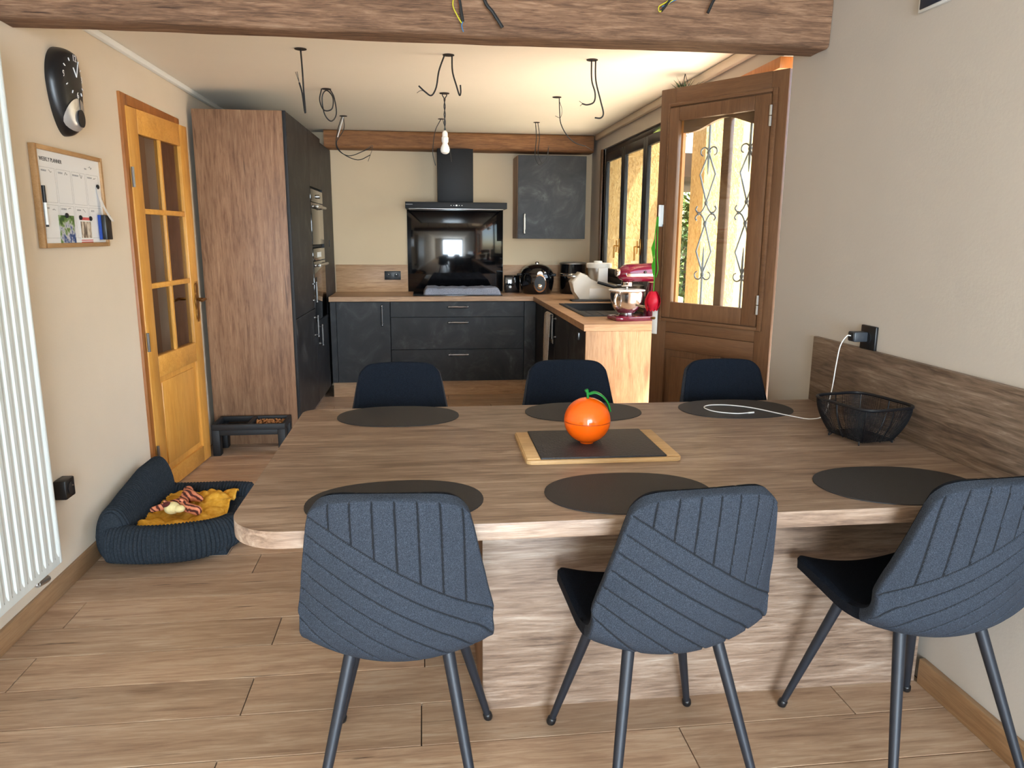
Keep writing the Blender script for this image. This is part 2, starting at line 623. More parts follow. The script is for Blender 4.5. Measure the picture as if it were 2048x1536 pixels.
known = {0: .735, 1: -.03, 2: -.58, 3: -.02, 4: -.563, 5: -.024}
row0 = 1.694
for k in range(-30, 28):
    y0 = row0 + k * PW
    off = known.get(k, rnd.uniform(0, PL))
    j = off - math.ceil((off - XL + .02) / PL) * PL
    x = j
    xe = XR - .001
    while x < xe:
        a, b = max(x, XL + .001), min(x + PL, xe)
        if b - a > .03:
            o = link('plank', plank_mesh(b - a), fl)
            o.location = ((a + b) / 2, y0 + PW / 2, 0)
        x += PL

wl = MB()
D0, D1 = 4.10, 4.90   # left door opening
wl.box(XL - .18, XL, YF, D0, 0, ZC2)
wl.box(XL - .18, XL, D1, YB, 0, ZC2)
wl.box(XL - .18, XL, D0, D1, 2.09, ZC2)
setting('wall_left', 'beige left wall with the open pine door', 'wall', wl, M_wall)
wr = MB()
E0, E1, W0, W1, ZW0 = 3.268, 4.42, 4.80, 6.74, .94
WT = XR + .11
wr.box(XR, WT, YF, E0, 0, ZC2)
wr.box(XR, WT, E0, W0, 2.235, ZC2)
wr.box(XR, WT, 4.42, W0, 0, ZW0)
wr.box(XR, WT, W0, W1, 0, 1.04)
wr.box(XR, WT, W0, W1, 2.20, ZC2)
wr.box(XR, WT, W1, YB, 0, ZC2)
setting('wall_right', 'grey beige right wall ending at the glazed oak door', 'wall', wr, M_wallw)
setting('wall_back', 'sand coloured kitchen wall behind the extractor hood', 'wall', MB().box(XL - .18, XR + .245, YB, YB + .2, 0, ZC2), M_wallk)
wf = MB()
wf.box(XL - .18, -.65, YF - .2, YF, 0, ZC2)
wf.box(1.55, XR + .245, YF - .2, YF, 0, ZC2)
wf.box(-.65, 1.55, YF - .2, YF, 2.28, ZC2)
setting('wall_front', 'wall behind the viewer with a wide glass door opening', 'wall', wf, M_wallw)
cl = MB()
cl.box(XL - .18, XR + .245, 3.10, YB + .2, ZC, ZC + .25)
setting('ceiling', 'smooth white kitchen ceiling with dangling cables', 'ceiling', cl, M_ceil)
setting('ceiling', 'white ceiling of the dining area in front of the beam', 'ceiling', MB().box(XL - .18, XR + .245, YF - .2, 3.10, ZC2, ZC2 + .12), M_ceil)
setting('baseboard_left', 'oak skirting board along the left wall below the radiator', 'baseboard', MB().box(XL, -1.472, YF, 4.03, 0, .084, .003), M_skirt)
setting('baseboard_right', 'oak skirting board on the right wall behind the nearest chair', 'baseboard', MB().box(1.593, XR, YF, 2.025, 0, .088, .003), M_skirt)
setting('trim_1', 'thin white cove strip between left wall and ceiling', 'trim', MB().box(XL, XL + .03, 3.12, 6.9, ZC - .03, ZC, .006), M_white)
setting('trim_2', 'narrow beige ceiling ledge above the kitchen window', 'trim', MB().box(XR - .035, XR, 3.28, 6.95, ZC - .05, ZC, .01), M_wall)
# hall behind the pine door
hl = MB()
hl.box(XL - 1.5, XL - 1.4, 3.4, 6.2, 0, ZC2)
hl.box(XL - 1.4, XL - .18, 3.3, 3.4, 0, ZC2)
hl.box(XL - 1.4, XL - .18, 6.2, 6.3, 0, ZC2)
hl.box(XL - 1.5, XL - .18, 3.3, 6.3, ZC2 - .1, ZC2)
setting('wall_hall', 'dim brown hallway walls behind the pine door', 'wall', hl, M_foamdark)


def beam(name, label, x0, x1, y0, y1, z0, z1, mat, amp=.008, seed=0):
    """rough hewn timber: grid box with noisy faces"""
    mb = MB()
    nx, sec = 70, 7
    rings = []
    r_ = .022
    prof = []
    for (cx, cy, a0) in ((y1 - r_, z1 - r_, 0), (y0 + r_, z1 - r_, 90), (y0 + r_, z0 + r_, 180), (y1 - r_, z0 + r_, 270)):
        for q in range(3):
            a = radians(a0 + q * 45)
            prof.append((cx + r_ * cos(a), cy + r_ * sin(a)))
    full = []
    for i in range(len(prof)):
        a, b = prof[i], prof[(i + 1) % len(prof)]
        k = 4 if math.dist(a, b) > .08 else 1
        for q in range(k):
            full.append((a[0] + (b[0] - a[0]) * q / k, a[1] + (b[1] - a[1]) * q / k))
    for i in range(nx + 1):
        x = x0 + (x1 - x0) * i / nx
        pts = []
        for (y, z) in full:
            d1 = noise.noise(Vector((x * 1.3 + seed, y * 5, z * 5))) * amp + noise.noise(Vector((x * 6 + seed, y * 12, z * 12))) * amp * .4
            if z > z1 - .02:
                d1 = 0
            pts.append((x, y + d1 * (1 if y > (y0 + y1) / 2 else -1), z + (d1 if z < (z0 + z1) / 2 else 0)))
        ring = mb.ring(pts)
        if rings:
            mb.bridge(rings[-1], ring)
        rings.append(ring)
    mb.cap(rings[0], True)
    mb.cap(rings[-1])
    return tag(mb.build(name, mat, ang=50), label, 'beam')


beam('ceiling_beam', 'thick rough old oak beam spanning the room above the table', XL + .002, XR - .002, 2.965, 3.135, 2.178, ZC2 - .001, M_beam)
beam('ceiling_beam', 'orange brown oak beam above the extractor hood', -.86, XR - .037, 6.97, YB - .002, 2.195, ZC - .001, M_beam2, .006, 5)

# outside, seen through the glazed door and the window, plus an unseen sun shade
setting('ground_terrace', 'pale stone terrace outside the glazed door', 'terrace', MB().box(XR + .245, 9, -4, 16, -.2, -.1), M_ter)
porch = MB()
porch.box(2.3, 4.2, 7.8, 10.5, 2.06, 2.3)
setting('porch_roof', 'dark boarded porch roof outside the glazed door', 'roof', porch, M_porch)
setting('sun_shade_overhang', 'unseen boarded overhang added to keep sun out of the kitchen window', 'roof', MB().box(WT, 2.36, YF, 7.35, 2.56, 2.66), M_porch)  # added out of view to block direct sun at window and doorway
setting('wall_porch', 'rough yellow stucco wall outside the kitchen window', 'wall', MB().box(WT, 2.50, 7.35, 7.6, -.1, 2.55), M_stucco)
pil = MB()
pil.box(2.66, 3.02, 7.0, 7.36, -.1, 2.55)
rv = MB()
rv.box(XR + .06, WT + .06, W1 - .012, W1, 1.04, 2.2)
rv.box(XR + .06, WT + .06, W0 + .012, W1 - .012, 2.188, 2.2)
setting('wall_reveal', 'yellow stucco reveal outside the kitchen window', 'wall', rv, M_stucco)
setting('porch_pillar', 'rough stucco pillar seen through the door glass', 'pillar', pil, M_stucco)
setting('wall_garden', 'smooth sunlit yellow wall seen at right through the door glass', 'wall', MB().box(3.03, 6.5, 7.1, 7.3, -.1, 3.2), M_stuccos)


def bush(name, label, c, rad, n, leafmat, seed, leaf=.05):
    r_ = random.Random(seed)
    t = thing(name, label, 'bush', (c[0], c[1], -.1))
    mb = MB()
    for i in range(n):
        while True:
            p = Vector((r_.uniform(-1, 1), r_.uniform(-1, 1), r_.uniform(-1, 1)))
            if .35 < p.length < 1:
                break
        p = Vector((p.x * rad[0], p.y * rad[1], rad[2] + p.z * rad[2] + .05))
        a = Vector((r_.uniform(-1, 1), r_.uniform(-1, 1), r_.uniform(-.6, 1))).normalized()
        b = a.orthogonal().normalized()
        s_ = leaf * r_.uniform(.6, 1.3)
        v = mb.ring([p - a * s_, p + b * s_ * .4, p + a * s_, p - b * s_ * .4])
        mb.cap(v)
    mb.build('foliage', leafmat, t, smooth=False, recalc=False)
    st = MB()
    for i in range(5):
        a = i * 1.26
        st.tube([(0, 0, 0), (cos(a) * rad[0] * .3, sin(a) * rad[1] * .3, rad[2] * .8), (cos(a) * rad[0] * .6, sin(a) * rad[1] * .6, rad[2] * 1.5)], [.03, .02, .008], 6)
    st.build('stem', M_bark, t)
    return t


bush('garden_bush', 'sunny yellow green bush outside, seen through the door glass', (3.25, 9.0, 0), (.8, .8, 1.0), 3200, M_leaf, 3)
bush('garden_hedge', 'taller green hedge behind the sunny bush outside the door', (4.3, 12.2, 0), (1.5, 1.0, 1.15), 3000, M_leaf, 5, .08)

# ------------------------------------------------------------------ door_1: glazed pine door in the left wall
fr = thing('trim_3', 'brown varnished pine door frame set in the left wall', 'door frame', (0, 0, 0), kind='structure')
for y0, y1 in ((4.045, D0 + .035), (D1 - .03, 4.955)):
    MB().box(XL - .1, XL + .014, y0, y1, 0, 2.127, .004).build('jamb', M_frame1, fr)
MB().box(XL - .1, XL + .014, D0 + .035, D1 - .03, 2.075, 2.127, .004).build('head', M_frame1, fr)

DW, DH = .768, 2.068
ang1 = math.atan2(4.85 - 4.095, -1.407 + 1.467)
d1 = thing('door_1', 'half open honey pine door with six glass panes', 'door', (-1.467, 4.095, 0), ang1, kind='structure')
# local x: hinge -> latch, y: -y faces the room, z up
TH = .04
for x0, x1, nm in ((0, .115, 'stile'), (DW - .115, DW, 'stile')):
    MB().box(x0, x1, 0, TH, .008, DH, .003).build(nm, M_pine, d1)
for z0, z1 in ((1.945, DH), (.66, .775), (.008, .11)):
    MB().box(.115, DW - .115, 0, TH, z0, z1, .002).build('rail', M_pineh, d1)
MB().box(.372, .396, .004, TH - .004, .775, 1.945, .003).build('glazing_bar', M_pine, d1)
for z in (1.158, 1.553):
    MB().box(.115, DW - .115, .003, TH - .003, z - .014, z + .014, .003).build('glazing_bar', M_pineh, d1)
for x0, x1 in ((.115, .372), (.396, DW - .115)):
    for z0, z1 in ((.775, 1.144), (1.172, 1.539), (1.567, 1.945)):
        MB().box(x0, x1, .018, .022, z0, z1).build('pane', M_glassd, d1)
pm = MB()
pm.box(.115, DW - .115, .014, TH - .014, .11, .66)
pm.build('panel', M_pine, d1)
MB().box(.15, DW - .15, .007, .02, .145, .625, .006).build('raised_panel', M_pine, d1)
for z in (1.72, .87, .25):
    hg = MB().tube([(-.006, -.008, z - .05), (-.006, -.008, z + .05)], .008, 10).build('hinge', M_pewter, d1)
for sgn in (-1, 1):
    y = -.004 if sgn < 0 else TH + .004
    plate = MB()
    prof = []
    for k in range(25):
        t = k / 24
        w = .012 + .008 * abs(sin(t * pi * 3)) + (.006 if .3 < t < .7 else 0)
        if t < .06 or t > .94:
            w *= .35
        prof.append((w, .90 + t * .25))
    a = plate.ring([(DW - .055 + w, y, z) for w, z in prof] + [(DW - .055 - w, y, z) for w, z in prof[::-1]])
    b = plate.ring([(DW - .055 + w, y + sgn * .005, z) for w, z in prof] + [(DW - .055 - w, y + sgn * .005, z) for w, z in prof[::-1]])
    plate.bridge(a, b)
    plate.cap(a)
    plate.cap(b)
    hp = plate.build('handle_plate', M_brass, d1)
    MB().tube(smooth_path([(DW - .055, y, 1.04), (DW - .055, y + sgn * .05, 1.04), (DW - .075, y + sgn * .058, 1.042), (DW - .12, y + sgn * .058, 1.036), (DW - .155, y + sgn * .055, 1.043)]), .0085, 10).build('lever', M_brass, hp)

# ------------------------------------------------------------------ door_2: oak door with wrought iron, open into the kitchen
fr2 = thing('trim_4', 'orange brown oak frame around the garden doorway', 'door frame', (0, 0, 0), kind='structure')
MB().box(XR - .012, XR + .09, E0 + .10, W0, 2.185, 2.235, .004).build('head', M_oakin, fr2)
MB().box(XR + .03, XR + .10, E1 - .03, E1, 0, ZW0, .004).build('jamb', M_oakin, fr2)
ang2 = radians(124.1)
d2 = thing('door_2', 'open brown oak door with iron scrollwork behind its glass', 'door', (1.612, 3.283, 0), ang2, kind='structure')
LW, LH, LT = .70, 2.169, .045
# local +y faces the camera, leaf occupies y in [-LT, 0]
MB().box(LW - .092, LW, -LT, 0, .008, LH, .003).build('stile', M_oakz, d2)
MB().box(0.0, .083, -LT, 0, .008, LH, .003).build('stile', M_oakz, d2)
MB().box(.083, LW - .092, -LT, 0, 2.075, LH, .002).build('rail', M_oakx, d2)
MB().box(.083, LW - .092, -LT, -.001, .945, 1.03, .002).build('rail', M_oakx, d2)
MB().box(.083, LW - .092, -LT, 0, .85, .943, .003).build('rail', M_oakx, d2)
MB().box(.083, LW - .092, -LT, 0, .008, .15, .003).build('rail', M_oakx, d2)
MB().box(.26, .30, -LT, 0, .15, .85, .003).build('muntin', M_oakz, d2)
for x0, x1 in ((.083, .26), (.30, LW - .092)):
    MB().box(x0, x1, -.032, -.014, .15, .85).build('panel', M_oakz, d2)
    MB().box(x0 + .035, x1 - .035, -.02, -.007, .185, .815, .005).build('raised_panel', M_oakz, d2)
# outer moulding around the opening sash
mo = MB()
for a in ((.045, .068, 1.0, 2.095), (.632, .645, 1.0, 2.095)):
    mo.box(a[0], a[1], 0, .014, a[2], a[3], .004)
mo.box(.068, .632, 0, .014, 2.078, 2.095, .004)
mo.box(.045, .645, 0, .012, 1.0, 1.018, .004)
mo.build('moulding', M_oakx, d2)
sash = MB()
sash.box(.072, .152, -.012, .018, 1.022, 2.072, .005)
sash.box(.572, .630, -.012, .018, 1.022, 2.072, .005)
sash.box(.152, .572, -.012, .018, 2.008, 2.072, .005)
sash.box(.152, .572, -.012, .018, 1.022, 1.104, .005)
so = sash.build('opening_sash', M_oakz, d2)
MB().box(.150, .574, -.004, 0, 1.102, 2.010).build('pane', M_glass, so)
for z in (1.975, 1.125):
    h_ = MB()
    h_.tube([(.066, .022, z - .045), (.066, .022, z - .002)], .007, 10)
    h_.tube([(.066, .022, z + .002), (.066, .022, z + .045)], .007, 10)
    h_.build('hinge', M_steelb, d2)
# arched outer frame with mullion behind the glass
arch = MB()
NA = 24


def archz(x):
    t = (x - .34) / .2
    return 2.003 - .05 * (.5 - .5 * cos(pi * min(1, abs(t))))


xs = [.130 + (.58 - .130) * i / NA for i in range(NA + 1)]
poly = [(x, archz(x)) for x in xs] + [(.58, 2.08), (.130, 2.08)]
mt = Matrix(((1, 0, 0, 0), (0, 0, 1, 0), (0, 1, 0, 0), (0, 0, 0, 1)))
arch.prism(poly, -.06, -.036, mt)
arch.build('arched_head', M_oakx, d2)
MB().box(.083, .130, -.06, -.036, 1.03, 2.08).build('outer_stile', M_oakin, d2)
MB().box(.580, LW - .092, -.06, -.036, 1.03, 2.08).build('outer_stile', M_oakin, d2)
MB().box(.302, .345, -.062, -.03, 1.03, 2.0, .004).build('mullion', M_oakx, d2)
MB().box(.130, .580, -.06, -.036, 1.03, 1.085).build('outer_rail', M_oakin, d2)


def scroll(mb, p0, dx, dz, s, y, r=.0045):
    """a C scroll from p0 curling outwards"""
    pts = []
    for k in range(15):
        t = k / 14
        a = t * 1.45 * pi
        rr = s * (1 - .62 * t)
        pts.append((p0[0] + dx * (s - rr * cos(a)) * 1.0, y, p0[1] + dz * rr * sin(a) * 1.1))
    mb.tube(pts, [r * (1 - .35 * k / 14) for k in range(15)], 6)


for cx in (.446, .216):
    mb = MB()
    y = -.072
    mb.tube([(cx, y, 2.0), (cx, y, 1.80), (cx, y, 1.745)], [.006, .006, .002], 6)
    mb.tube([(cx, y, 1.09), (cx, y, 1.33), (cx, y, 1.39)], [.006, .006, .002], 6)
    for z0, zm, z1 in ((1.61, 1.745, 1.85), (1.255, 1.365, 1.505)):
        for sx in (-1, 1):
            mb.tube([(cx, y, z0), (cx + sx * .045, y, zm), (cx, y, z1)], .0045, 6)
    for z in (1.852, 1.25, 1.505, 1.607):
        mb.sphere((cx, y, z), .011, 10, 6, (1, .8, 1.2))
    for sx in (-1, 1):
        scroll(mb, (cx, 1.85), sx, 1, .030, y)
        scroll(mb, (cx, 1.25), sx, -1, .030, y)
        # crossing scrolls between the diamonds
        mb.tube(smooth_path([(cx, y, 1.607), (cx + sx * .018, y, 1.572), (cx + sx * .04, y, 1.556), (cx + sx * .06, y, 1.575), (cx + sx * .052, y, 1.592)]), .004, 6)
        mb.tube(smooth_path([(cx, y, 1.505), (cx + sx * .018, y, 1.540), (cx + sx * .04, y, 1.554), (cx + sx * .06, y, 1.535), (cx + sx * .052, y, 1.520)]), .004, 6)
        mb.sphere((cx + sx * .04, y, 1.555), .009, 8, 6)
    mb.build('iron_grille', M_iron, d2)
hp = MB().box(LW - .038, LW - .006, 0, .007, .925, 1.095, .002).build('handle_plate', M_whitem, d2)
MB().tube(smooth_path([(LW - .024, .006, 1.075), (LW - .024, .05, 1.075), (LW - .02, .056, 1.075), (LW + .02, .056, 1.072), (LW + .07, .054, 1.076)]), .006, 8).build('lever', M_steelb, hp)
kh = MB().tube([(LW - .022, .007, 1.01), (LW - .022, .02, 1.01)], .007, 10)
kh.box(LW - .032, LW - .008, .02, .024, 1.004, 1.016, .002)
kh.build('key', M_brass, hp)
ct = MB()
ct.box(LW - .062, LW - .040, 0, .006, 1.50, 1.60, .004)
ct.box(LW - .046, LW - .034, .002, .03, 1.49, 1.60, .003)
ct.box(LW - .085, LW - .062, 0, .006, 1.515, 1.585, .004)
ct.build('catch', M_white, d2)

# red artificial rose hung on the door catch
ro = thing('artificial_rose', 'red fabric rose hanging upside down on the oak door', 'artificial flower', (1.612 + .665 * cos(ang2) - .03 * sin(ang2), 3.283 + .665 * sin(ang2) + .03 * cos(ang2), 1.08), ang2)
MB().tube(smooth_path([(0, .012, .06), (-.004, .014, .2), (.006, .012, .34), (0, .006, .46)]), .0028, 8).build('stem', M_stem, ro)
MB().tube(smooth_path([(-.012, .012, .15), (-.026, .016, .19), (-.016, .014, .27), (-.008, .010, .46)]), .0028, 8).build('stem', M_stem, ro)
lf = MB()
for c, d in (((.012, .012, .30), 1), ((.004, .014, .21), 1)):
    v = lf.ring([(c[0] - .004, c[1], c[2] + .05), (c[0] + .012 * d, c[1] + .004, c[2]), (c[0] - .002, c[1], c[2] - .07), (c[0] - .012 * d, c[1] + .002, c[2])])
    lf.cap(v)
lf.build('leaf', M_stem, ro, recalc=False)
for k in range(9):
    a = k * 2.4
    rr = .014 + .0032 * k
    pm = MB()

    def pf(u, v, a=a, rr=rr):
        ww = (u - .5) * 1.9
        rad = rr * (.35 + .85 * sin(pi * min(1, .08 + .74 * v)))
        return (cos(a + ww) * rad, .012 + sin(a + ww) * rad * .8, .075 - v * (.10 + .005 * (k % 3)) * (1 - .18 * abs(u - .5) * 2))
    pm.grid(pf, 6, 5)
    pm.build('petal', M_rose, ro, recalc=False)

# ------------------------------------------------------------------ window_1
wn1 = thing('window_1', 'black framed kitchen window with brass handles above the sink', 'window', (0, 0, 0), kind='structure')
wx = XR + .05
fm = MB()
fm.box(wx - .03, wx + .0, W0, W0 + .05, 1.04, 2.20, .003)
fm.box(wx - .03, wx + .0, W1 - .05, W1, 1.04, 2.20, .003)
fm.box(wx - .03, wx + .0, W0 + .05, W1 - .05, 2.15, 2.20, .003)
fm.box(wx - .03, wx + .0, W0 + .05, W1 - .05, 1.04, 1.09, .003)
fm.build('window_frame', M_winf, wn1)
n3 = (W1 - W0 - .1) / 3
for k in range(3):
    a = W0 + .05 + k * n3
    b = a + n3
    sm = MB()
    sm.box(wx - .045, wx - .015, a + .002, a + .055, 1.09, 2.15, .004)
    sm.box(wx - .045, wx - .015, b - .055, b - .002, 1.09, 2.15, .004)
    sm.box(wx - .045, wx - .015, a + .055, b - .055, 2.08, 2.15, .004)
    sm.box(wx - .045, wx - .015, a + .055, b - .055, 1.09, 1.16, .004)
    s_ = sm.build('sash', M_winf, wn1)
    MB().box(wx - .033, wx - .027, a + .055, b - .055, 1.16, 2.08).build('pane', M_glass, s_)
    hm = MB()
    hm.box(wx - .052, wx - .045, a + .018, a + .042, 1.30, 1.42, .002)
    hm.tube(smooth_path([(wx - .05, a + .030, 1.36), (wx - .085, a + .030, 1.36), (wx - .09, a + .030, 1.35), (wx - .09, a + .030, 1.26)]), .006, 8)
    hm.tube([(wx - .07, a + .030, 1.405), (wx - .07, a + .030, 1.31)], .005, 8)
    hm.build('handle', M_brassl, s_)
MB().box(XR - .03, wx - .03, W0 - .02, W1 + .02, 1.01, 1.04, .004).build('window_sill', M_whitem, wn1)
MB().box(XR - .014, wx - .03, W1, W1 + .05, 1.04, 2.2, .003).build('window_lining', M_oakz, wn1)

# ------------------------------------------------------------------ kitchen
TC = radians(-1.15)


def vhandle(mb, x, y, z0, z1, out=(0, -1, 0), r=.006):
    """bar handle with two posts; bar from (x,y,z0) to (x,y,z1)"""
    o = Vector(out)
    a, b = Vector((x, y, z0)), Vector((x, y, z1))
    return barhandle(mb, a, b, o, r)


def barhandle(mb, a, b, o, r=.006):
    a, b, o = Vector(a), Vector(b), Vector(o)
    t = (b - a).normalized()
    off = o * .03
    mb.tube([a + off, b + off], r, 10)
    for p in (a + t * .012, b - t * .012):
        mb.tube([p, p + off], r * .85, 8)
        mb.sphere(p + o * .004, r * 1.5, 10, 6)
    for p in (a, b):
        mb.sphere(p + off, r * 1.35, 10, 6)
    mb.tube([a + t * .03 + off, b - t * .03 + off], r * 1.35, 10)
    return mb


# tall cabinets against the left wall: local x to the right (+X), y along the run
TALL = (-.891, 5.148)


def tall(name, label, t0, t1, cat='cabinet'):
    x = TALL[0] + sin(-TC) * t0
    y = TALL[1] + cos(TC) * t0
    return thing(name, label, cat, (x, y, 0), TC)


def front(parent, w, z0, z1, hz=None, hy=None, nm='door', y0=0.0):
    o = MB().box(0, .02, y0 + .0015, y0 + w - .0015, z0 + .0015, z1 - .0015, .0015, 1).build(nm, M_front, parent)
    if hz:
        mb = MB()
        barhandle(mb, (.02, hy, hz[0]), (.02, hy, hz[1]), (1, 0, 0), .007)
        mb.build('handle', M_pewter, o)
    return o


ZT = 2.22
BK = -.565
ta = tall('tall_cabinet', 'tall anthracite larder cupboard with wood side next to the pet feeder', 0, .82)
MB().box(BK, -.001, .02, .82, .11, ZT, 0).build('carcass', M_blackm, ta)
MB().box(BK, -.001, 0, .02, 0, ZT, .001).build('side_panel', M_lam_z, ta)
MB().box(BK, -.05, .02, .82, 0, .11).build('plinth', M_lam_y, ta)
MB().box(-.001, .02, -.0005, .0185, .11, ZT, .001).build('edge_strip', M_blackm, ta)
front(ta, .80, .11, .867, (.655, .815), .735, y0=.02)
front(ta, .80, .869, ZT, (.925, 1.075), .735, y0=.02)
tb = tall('oven_cabinet', 'anthracite oven tower in the middle of the tall cupboards', .822, 1.42)
MB().box(BK, -.001, .001, .018, .11, ZT).build('side_board', M_blackm, tb)
MB().box(BK, -.001, .580, .597, .11, ZT).build('side_board', M_blackm, tb)
MB().box(BK, BK + .015, .018, .580, .11, ZT).build('back_board', M_blackm, tb)
for z in (.735, 1.335, 1.79, ZT - .018):
    MB().box(BK + .015, -.001, .018, .580, z, z + .018).build('shelf', M_blackm, tb)
MB().box(BK, -.05, .001, .597, 0, .11).build('plinth', M_lam_y, tb)
front(tb, .598, .11, .752, (.56, .72), .11)
front(tb, .598, 1.80, ZT)


def oven(name, label, z0, z1, knob):
    o = tall(name, label, .822, 1.42, 'oven')
    o.location.z = z0
    H = z1 - z0
    MB().box(-.52, -.002, .022, .576, .004, H - .004, .002).build('body', M_blackm, o)
    MB().box(-.001, .022, .004, .594, .004, H - .105, .002).build('glass_door', M_blackg, o)
    cp = MB().box(-.001, .022, .004, .594, H - .10, H - .004, .002).build('control_panel', M_blackg, o)
    mb = MB()
    barhandle(mb, (.022, .06, H - .135), (.022, .54, H - .135), (1, 0, 0), .008)
    mb.build('handle', M_steelb, o)
    if knob:
        kb = MB()
        kb.lathe([(.016, .022), (.016, .045), (.013, .048)], (0, .299, H - .052), 18, axis='x')
        kb.build('knob', M_steelb, cp)
    else:
        MB().box(.0218, .0228, .20, .40, H - .075, H - .035).build('display', M_label, cp)
    return o


oven('built_in_oven', 'lower black glass built in oven in the oven tower', .755, 1.333, False)
oven('compact_oven', 'upper compact black glass oven with steel knob', 1.355, 1.788, True)
tcab = tall('tall_cabinet', 'farthest tall anthracite cupboard beside the rear worktop', 1.422, 2.04)
MB().box(BK, -.001, 0, .59, .11, ZT - .03).build('carcass', M_blackm, tcab)
MB().box(BK, -.05, 0, .59, 0, .11).build('plinth', M_lam_y, tcab)
front(tcab, .590, .11, .752)
fd = front(tcab, .590, .754, ZT - .03)
MB().box(.02, .026, .30, .33, 1.33, 1.39, .002).build('latch', M_black, fd)

# worktop (L shaped, hole for the sink)
ZW, TW = .905, .04
CX0, CY0 = .972, 6.575       # inner edges of the L
PE = 4.43                     # end of the peninsula
SX0, SX1, SY0, SY1 = 1.085, 1.52, 4.90, 5.80
wt = MB()
z0, z1 = ZW - TW, ZW
wt.box(-.826, CX0, CY0, YB - .001, z0, z1)
wt.box(CX0, XR - .001, SY1, YB - .001, z0, z1)
wt.box(CX0, XR - .001, PE, SY0, z0, z1)
wt.box(CX0, SX0, SY0, SY1, z0, z1)
wt.box(SX1, XR - .001, SY0, SY1, z0, z1)
tag(wt.build('worktop', M_top), 'L shaped oak look kitchen worktop along wall and window', 'worktop')

# base units on the back wall: faces at y = 6.60
FY = 6.605


def base(name, label, x0, x1, splits, hx=None):
    t = thing(name, label, 'cabinet', (x0, FY, 0))
    w = x1 - x0
    MB().box(.001, w - .001, .021, YB - FY - .002, .14, ZW - TW - .001).build('carcass', M_blackm, t)
    MB().box(0, w, .05, .068, 0, .139).build('plinth', M_top, t)
    return t, w


bl, w = base('base_cabinet', 'single door anthracite base cupboard left of the drawers', -.822, -.302, None)
MB().box(0, .05, 0, .02, .14, .858, .0015, 1).build('filler', M_front, bl)
dd = MB().box(.053, w - .002, 0, .02, .14, .858, .0015, 1).build('door', M_front, bl)
mb = MB()
barhandle(mb, (w - .07, 0, .655), (w - .07, 0, .825), (0, -1, 0), .008)
mb.build('handle', M_pewter, dd)
bd, w = base('drawer_cabinet', 'wide anthracite three drawer base unit below the hob', -.300, .893, None)
for za, zb in ((.14, .429), (.432, .720), (.723, .858)):
    d_ = MB().box(.0015, w - .0015, 0, .02, za, zb, .0015, 1).build('drawer', M_front, bd)
    mb = MB()
    zz = zb - .045
    barhandle(mb, (w / 2 - .085, 0, zz), (w / 2 + .085, 0, zz), (0, -1, 0), .008)
    mb.build('handle', M_pewter, d_)
bc, w = base('corner_cabinet', 'anthracite corner base unit where the two worktops meet', .894, 1.58, None)
MB().box(.0015, .105, 0, .02, .14, .858, .0015, 1).build('filler', M_front, bc)

# peninsula units: faces at x = 1.0
PX = 1.0


def pen(name, label, y0, y1, cat='cabinet'):
    t = thing(name, label, cat, (PX, y0, 0))
    w = y1 - y0
    MB().box(.021, XR - PX - .003, .001, w - .001, .14, .70).build('carcass', M_blackm, t)
    MB().box(.05, .068, 0, w, 0, .139).build('plinth', M_lam_y, t)
    return t, w


p1, w = pen('dishwasher', 'black fronted dishwasher at the open end of the peninsula', 4.452, 5.06, 'dishwasher')
pd = MB().box(0, .02, .0015, w - .0015, .14, .858, .0015, 1).build('door', M_front, p1)
MB().box(-.012, 0, .22, .26, .775, .825, .002).build('handle', M_pewter, pd)
p2, w = pen('sink_cabinet', 'anthracite double door unit under the sink with hanging towel', 5.062, 6.17)
for a, b, hy in ((.0015, w / 2 - .001, w / 2 - .06), (w / 2 + .001, w - .0015, w / 2 + .06)):
    pd = MB().box(0, .02, a, b, .14, .858, .0015, 1).build('door', M_front, p2)
    mb = MB()
    barhandle(mb, (0, hy, .665), (0, hy, .83), (-1, 0, 0), .007)
    mb.build('handle', M_pewter, pd)
p3, w = pen('peninsula_corner_unit', 'plain anthracite panel unit at the inner worktop corner', 6.172, 6.60)
MB().box(0, .02, .0015, w - .0015, .14, .858, .0015, 1).build('filler', M_front, p3)
tag(MB().box(.985, XR - .001, PE + .002, PE + .021, 0, ZW - TW - .001, .001).build('peninsula_end_panel', M_pen_lit), 'golden oak look panel, doorway light in its colour, closing the peninsula', 'panel')

# hanging towel on the sink cabinet handle
tw = MB()


def twf(u, v):
    # v along length front bottom -> over handle -> back
    y = 5.70 + (u - .5) * .17
    L = v * 1.0
    wob = .012 * sin(u * 9 + 1) * (1 - abs(v - .7))
    if v < .72:
        t = v / .72
        return (.962 - .006 + wob - .012 * (1 - t), y + .01 * sin(t * 3), .40 + t * .435)
    t = (v - .72) / .28
    if t < .35:
        a = t / .35 * pi
        return (.968 - .012 * cos(a) + wob * .3, y, .835 + .012 * sin(a))
    return (.982 + wob * .2, y, .835 - (t - .35) / .65 * .22)


tw.grid(twf, 14, 30)
o = tw.build('kitchen_towel', M_towelb, recalc=False)
m_ = o.modifiers.new('s', 'SOLIDIFY')
m_.thickness = .006
tag(o, 'taupe kitchen towel hanging over the peninsula door handle', 'towel')

# backsplash strips and glass splashback
tag(MB().box(-.825, -.152, YB - .014, YB - .001, ZW, ZW + .255, .001).build('splashback_strip', M_top), 'oak look splashback left of the black glass', 'splashback')
tag(MB().box(.762, XR - .002, YB - .014, YB - .001, ZW, ZW + .255, .001).build('splashback_strip', M_top), 'oak look splashback behind the black cookers', 'splashback')
tag(MB().box(-.150, .760, YB - .012, YB - .001, ZW + .001, 1.70, .001).build('glass_splashback', M_blackg), 'glossy black glass splashback behind the hob', 'splashback')

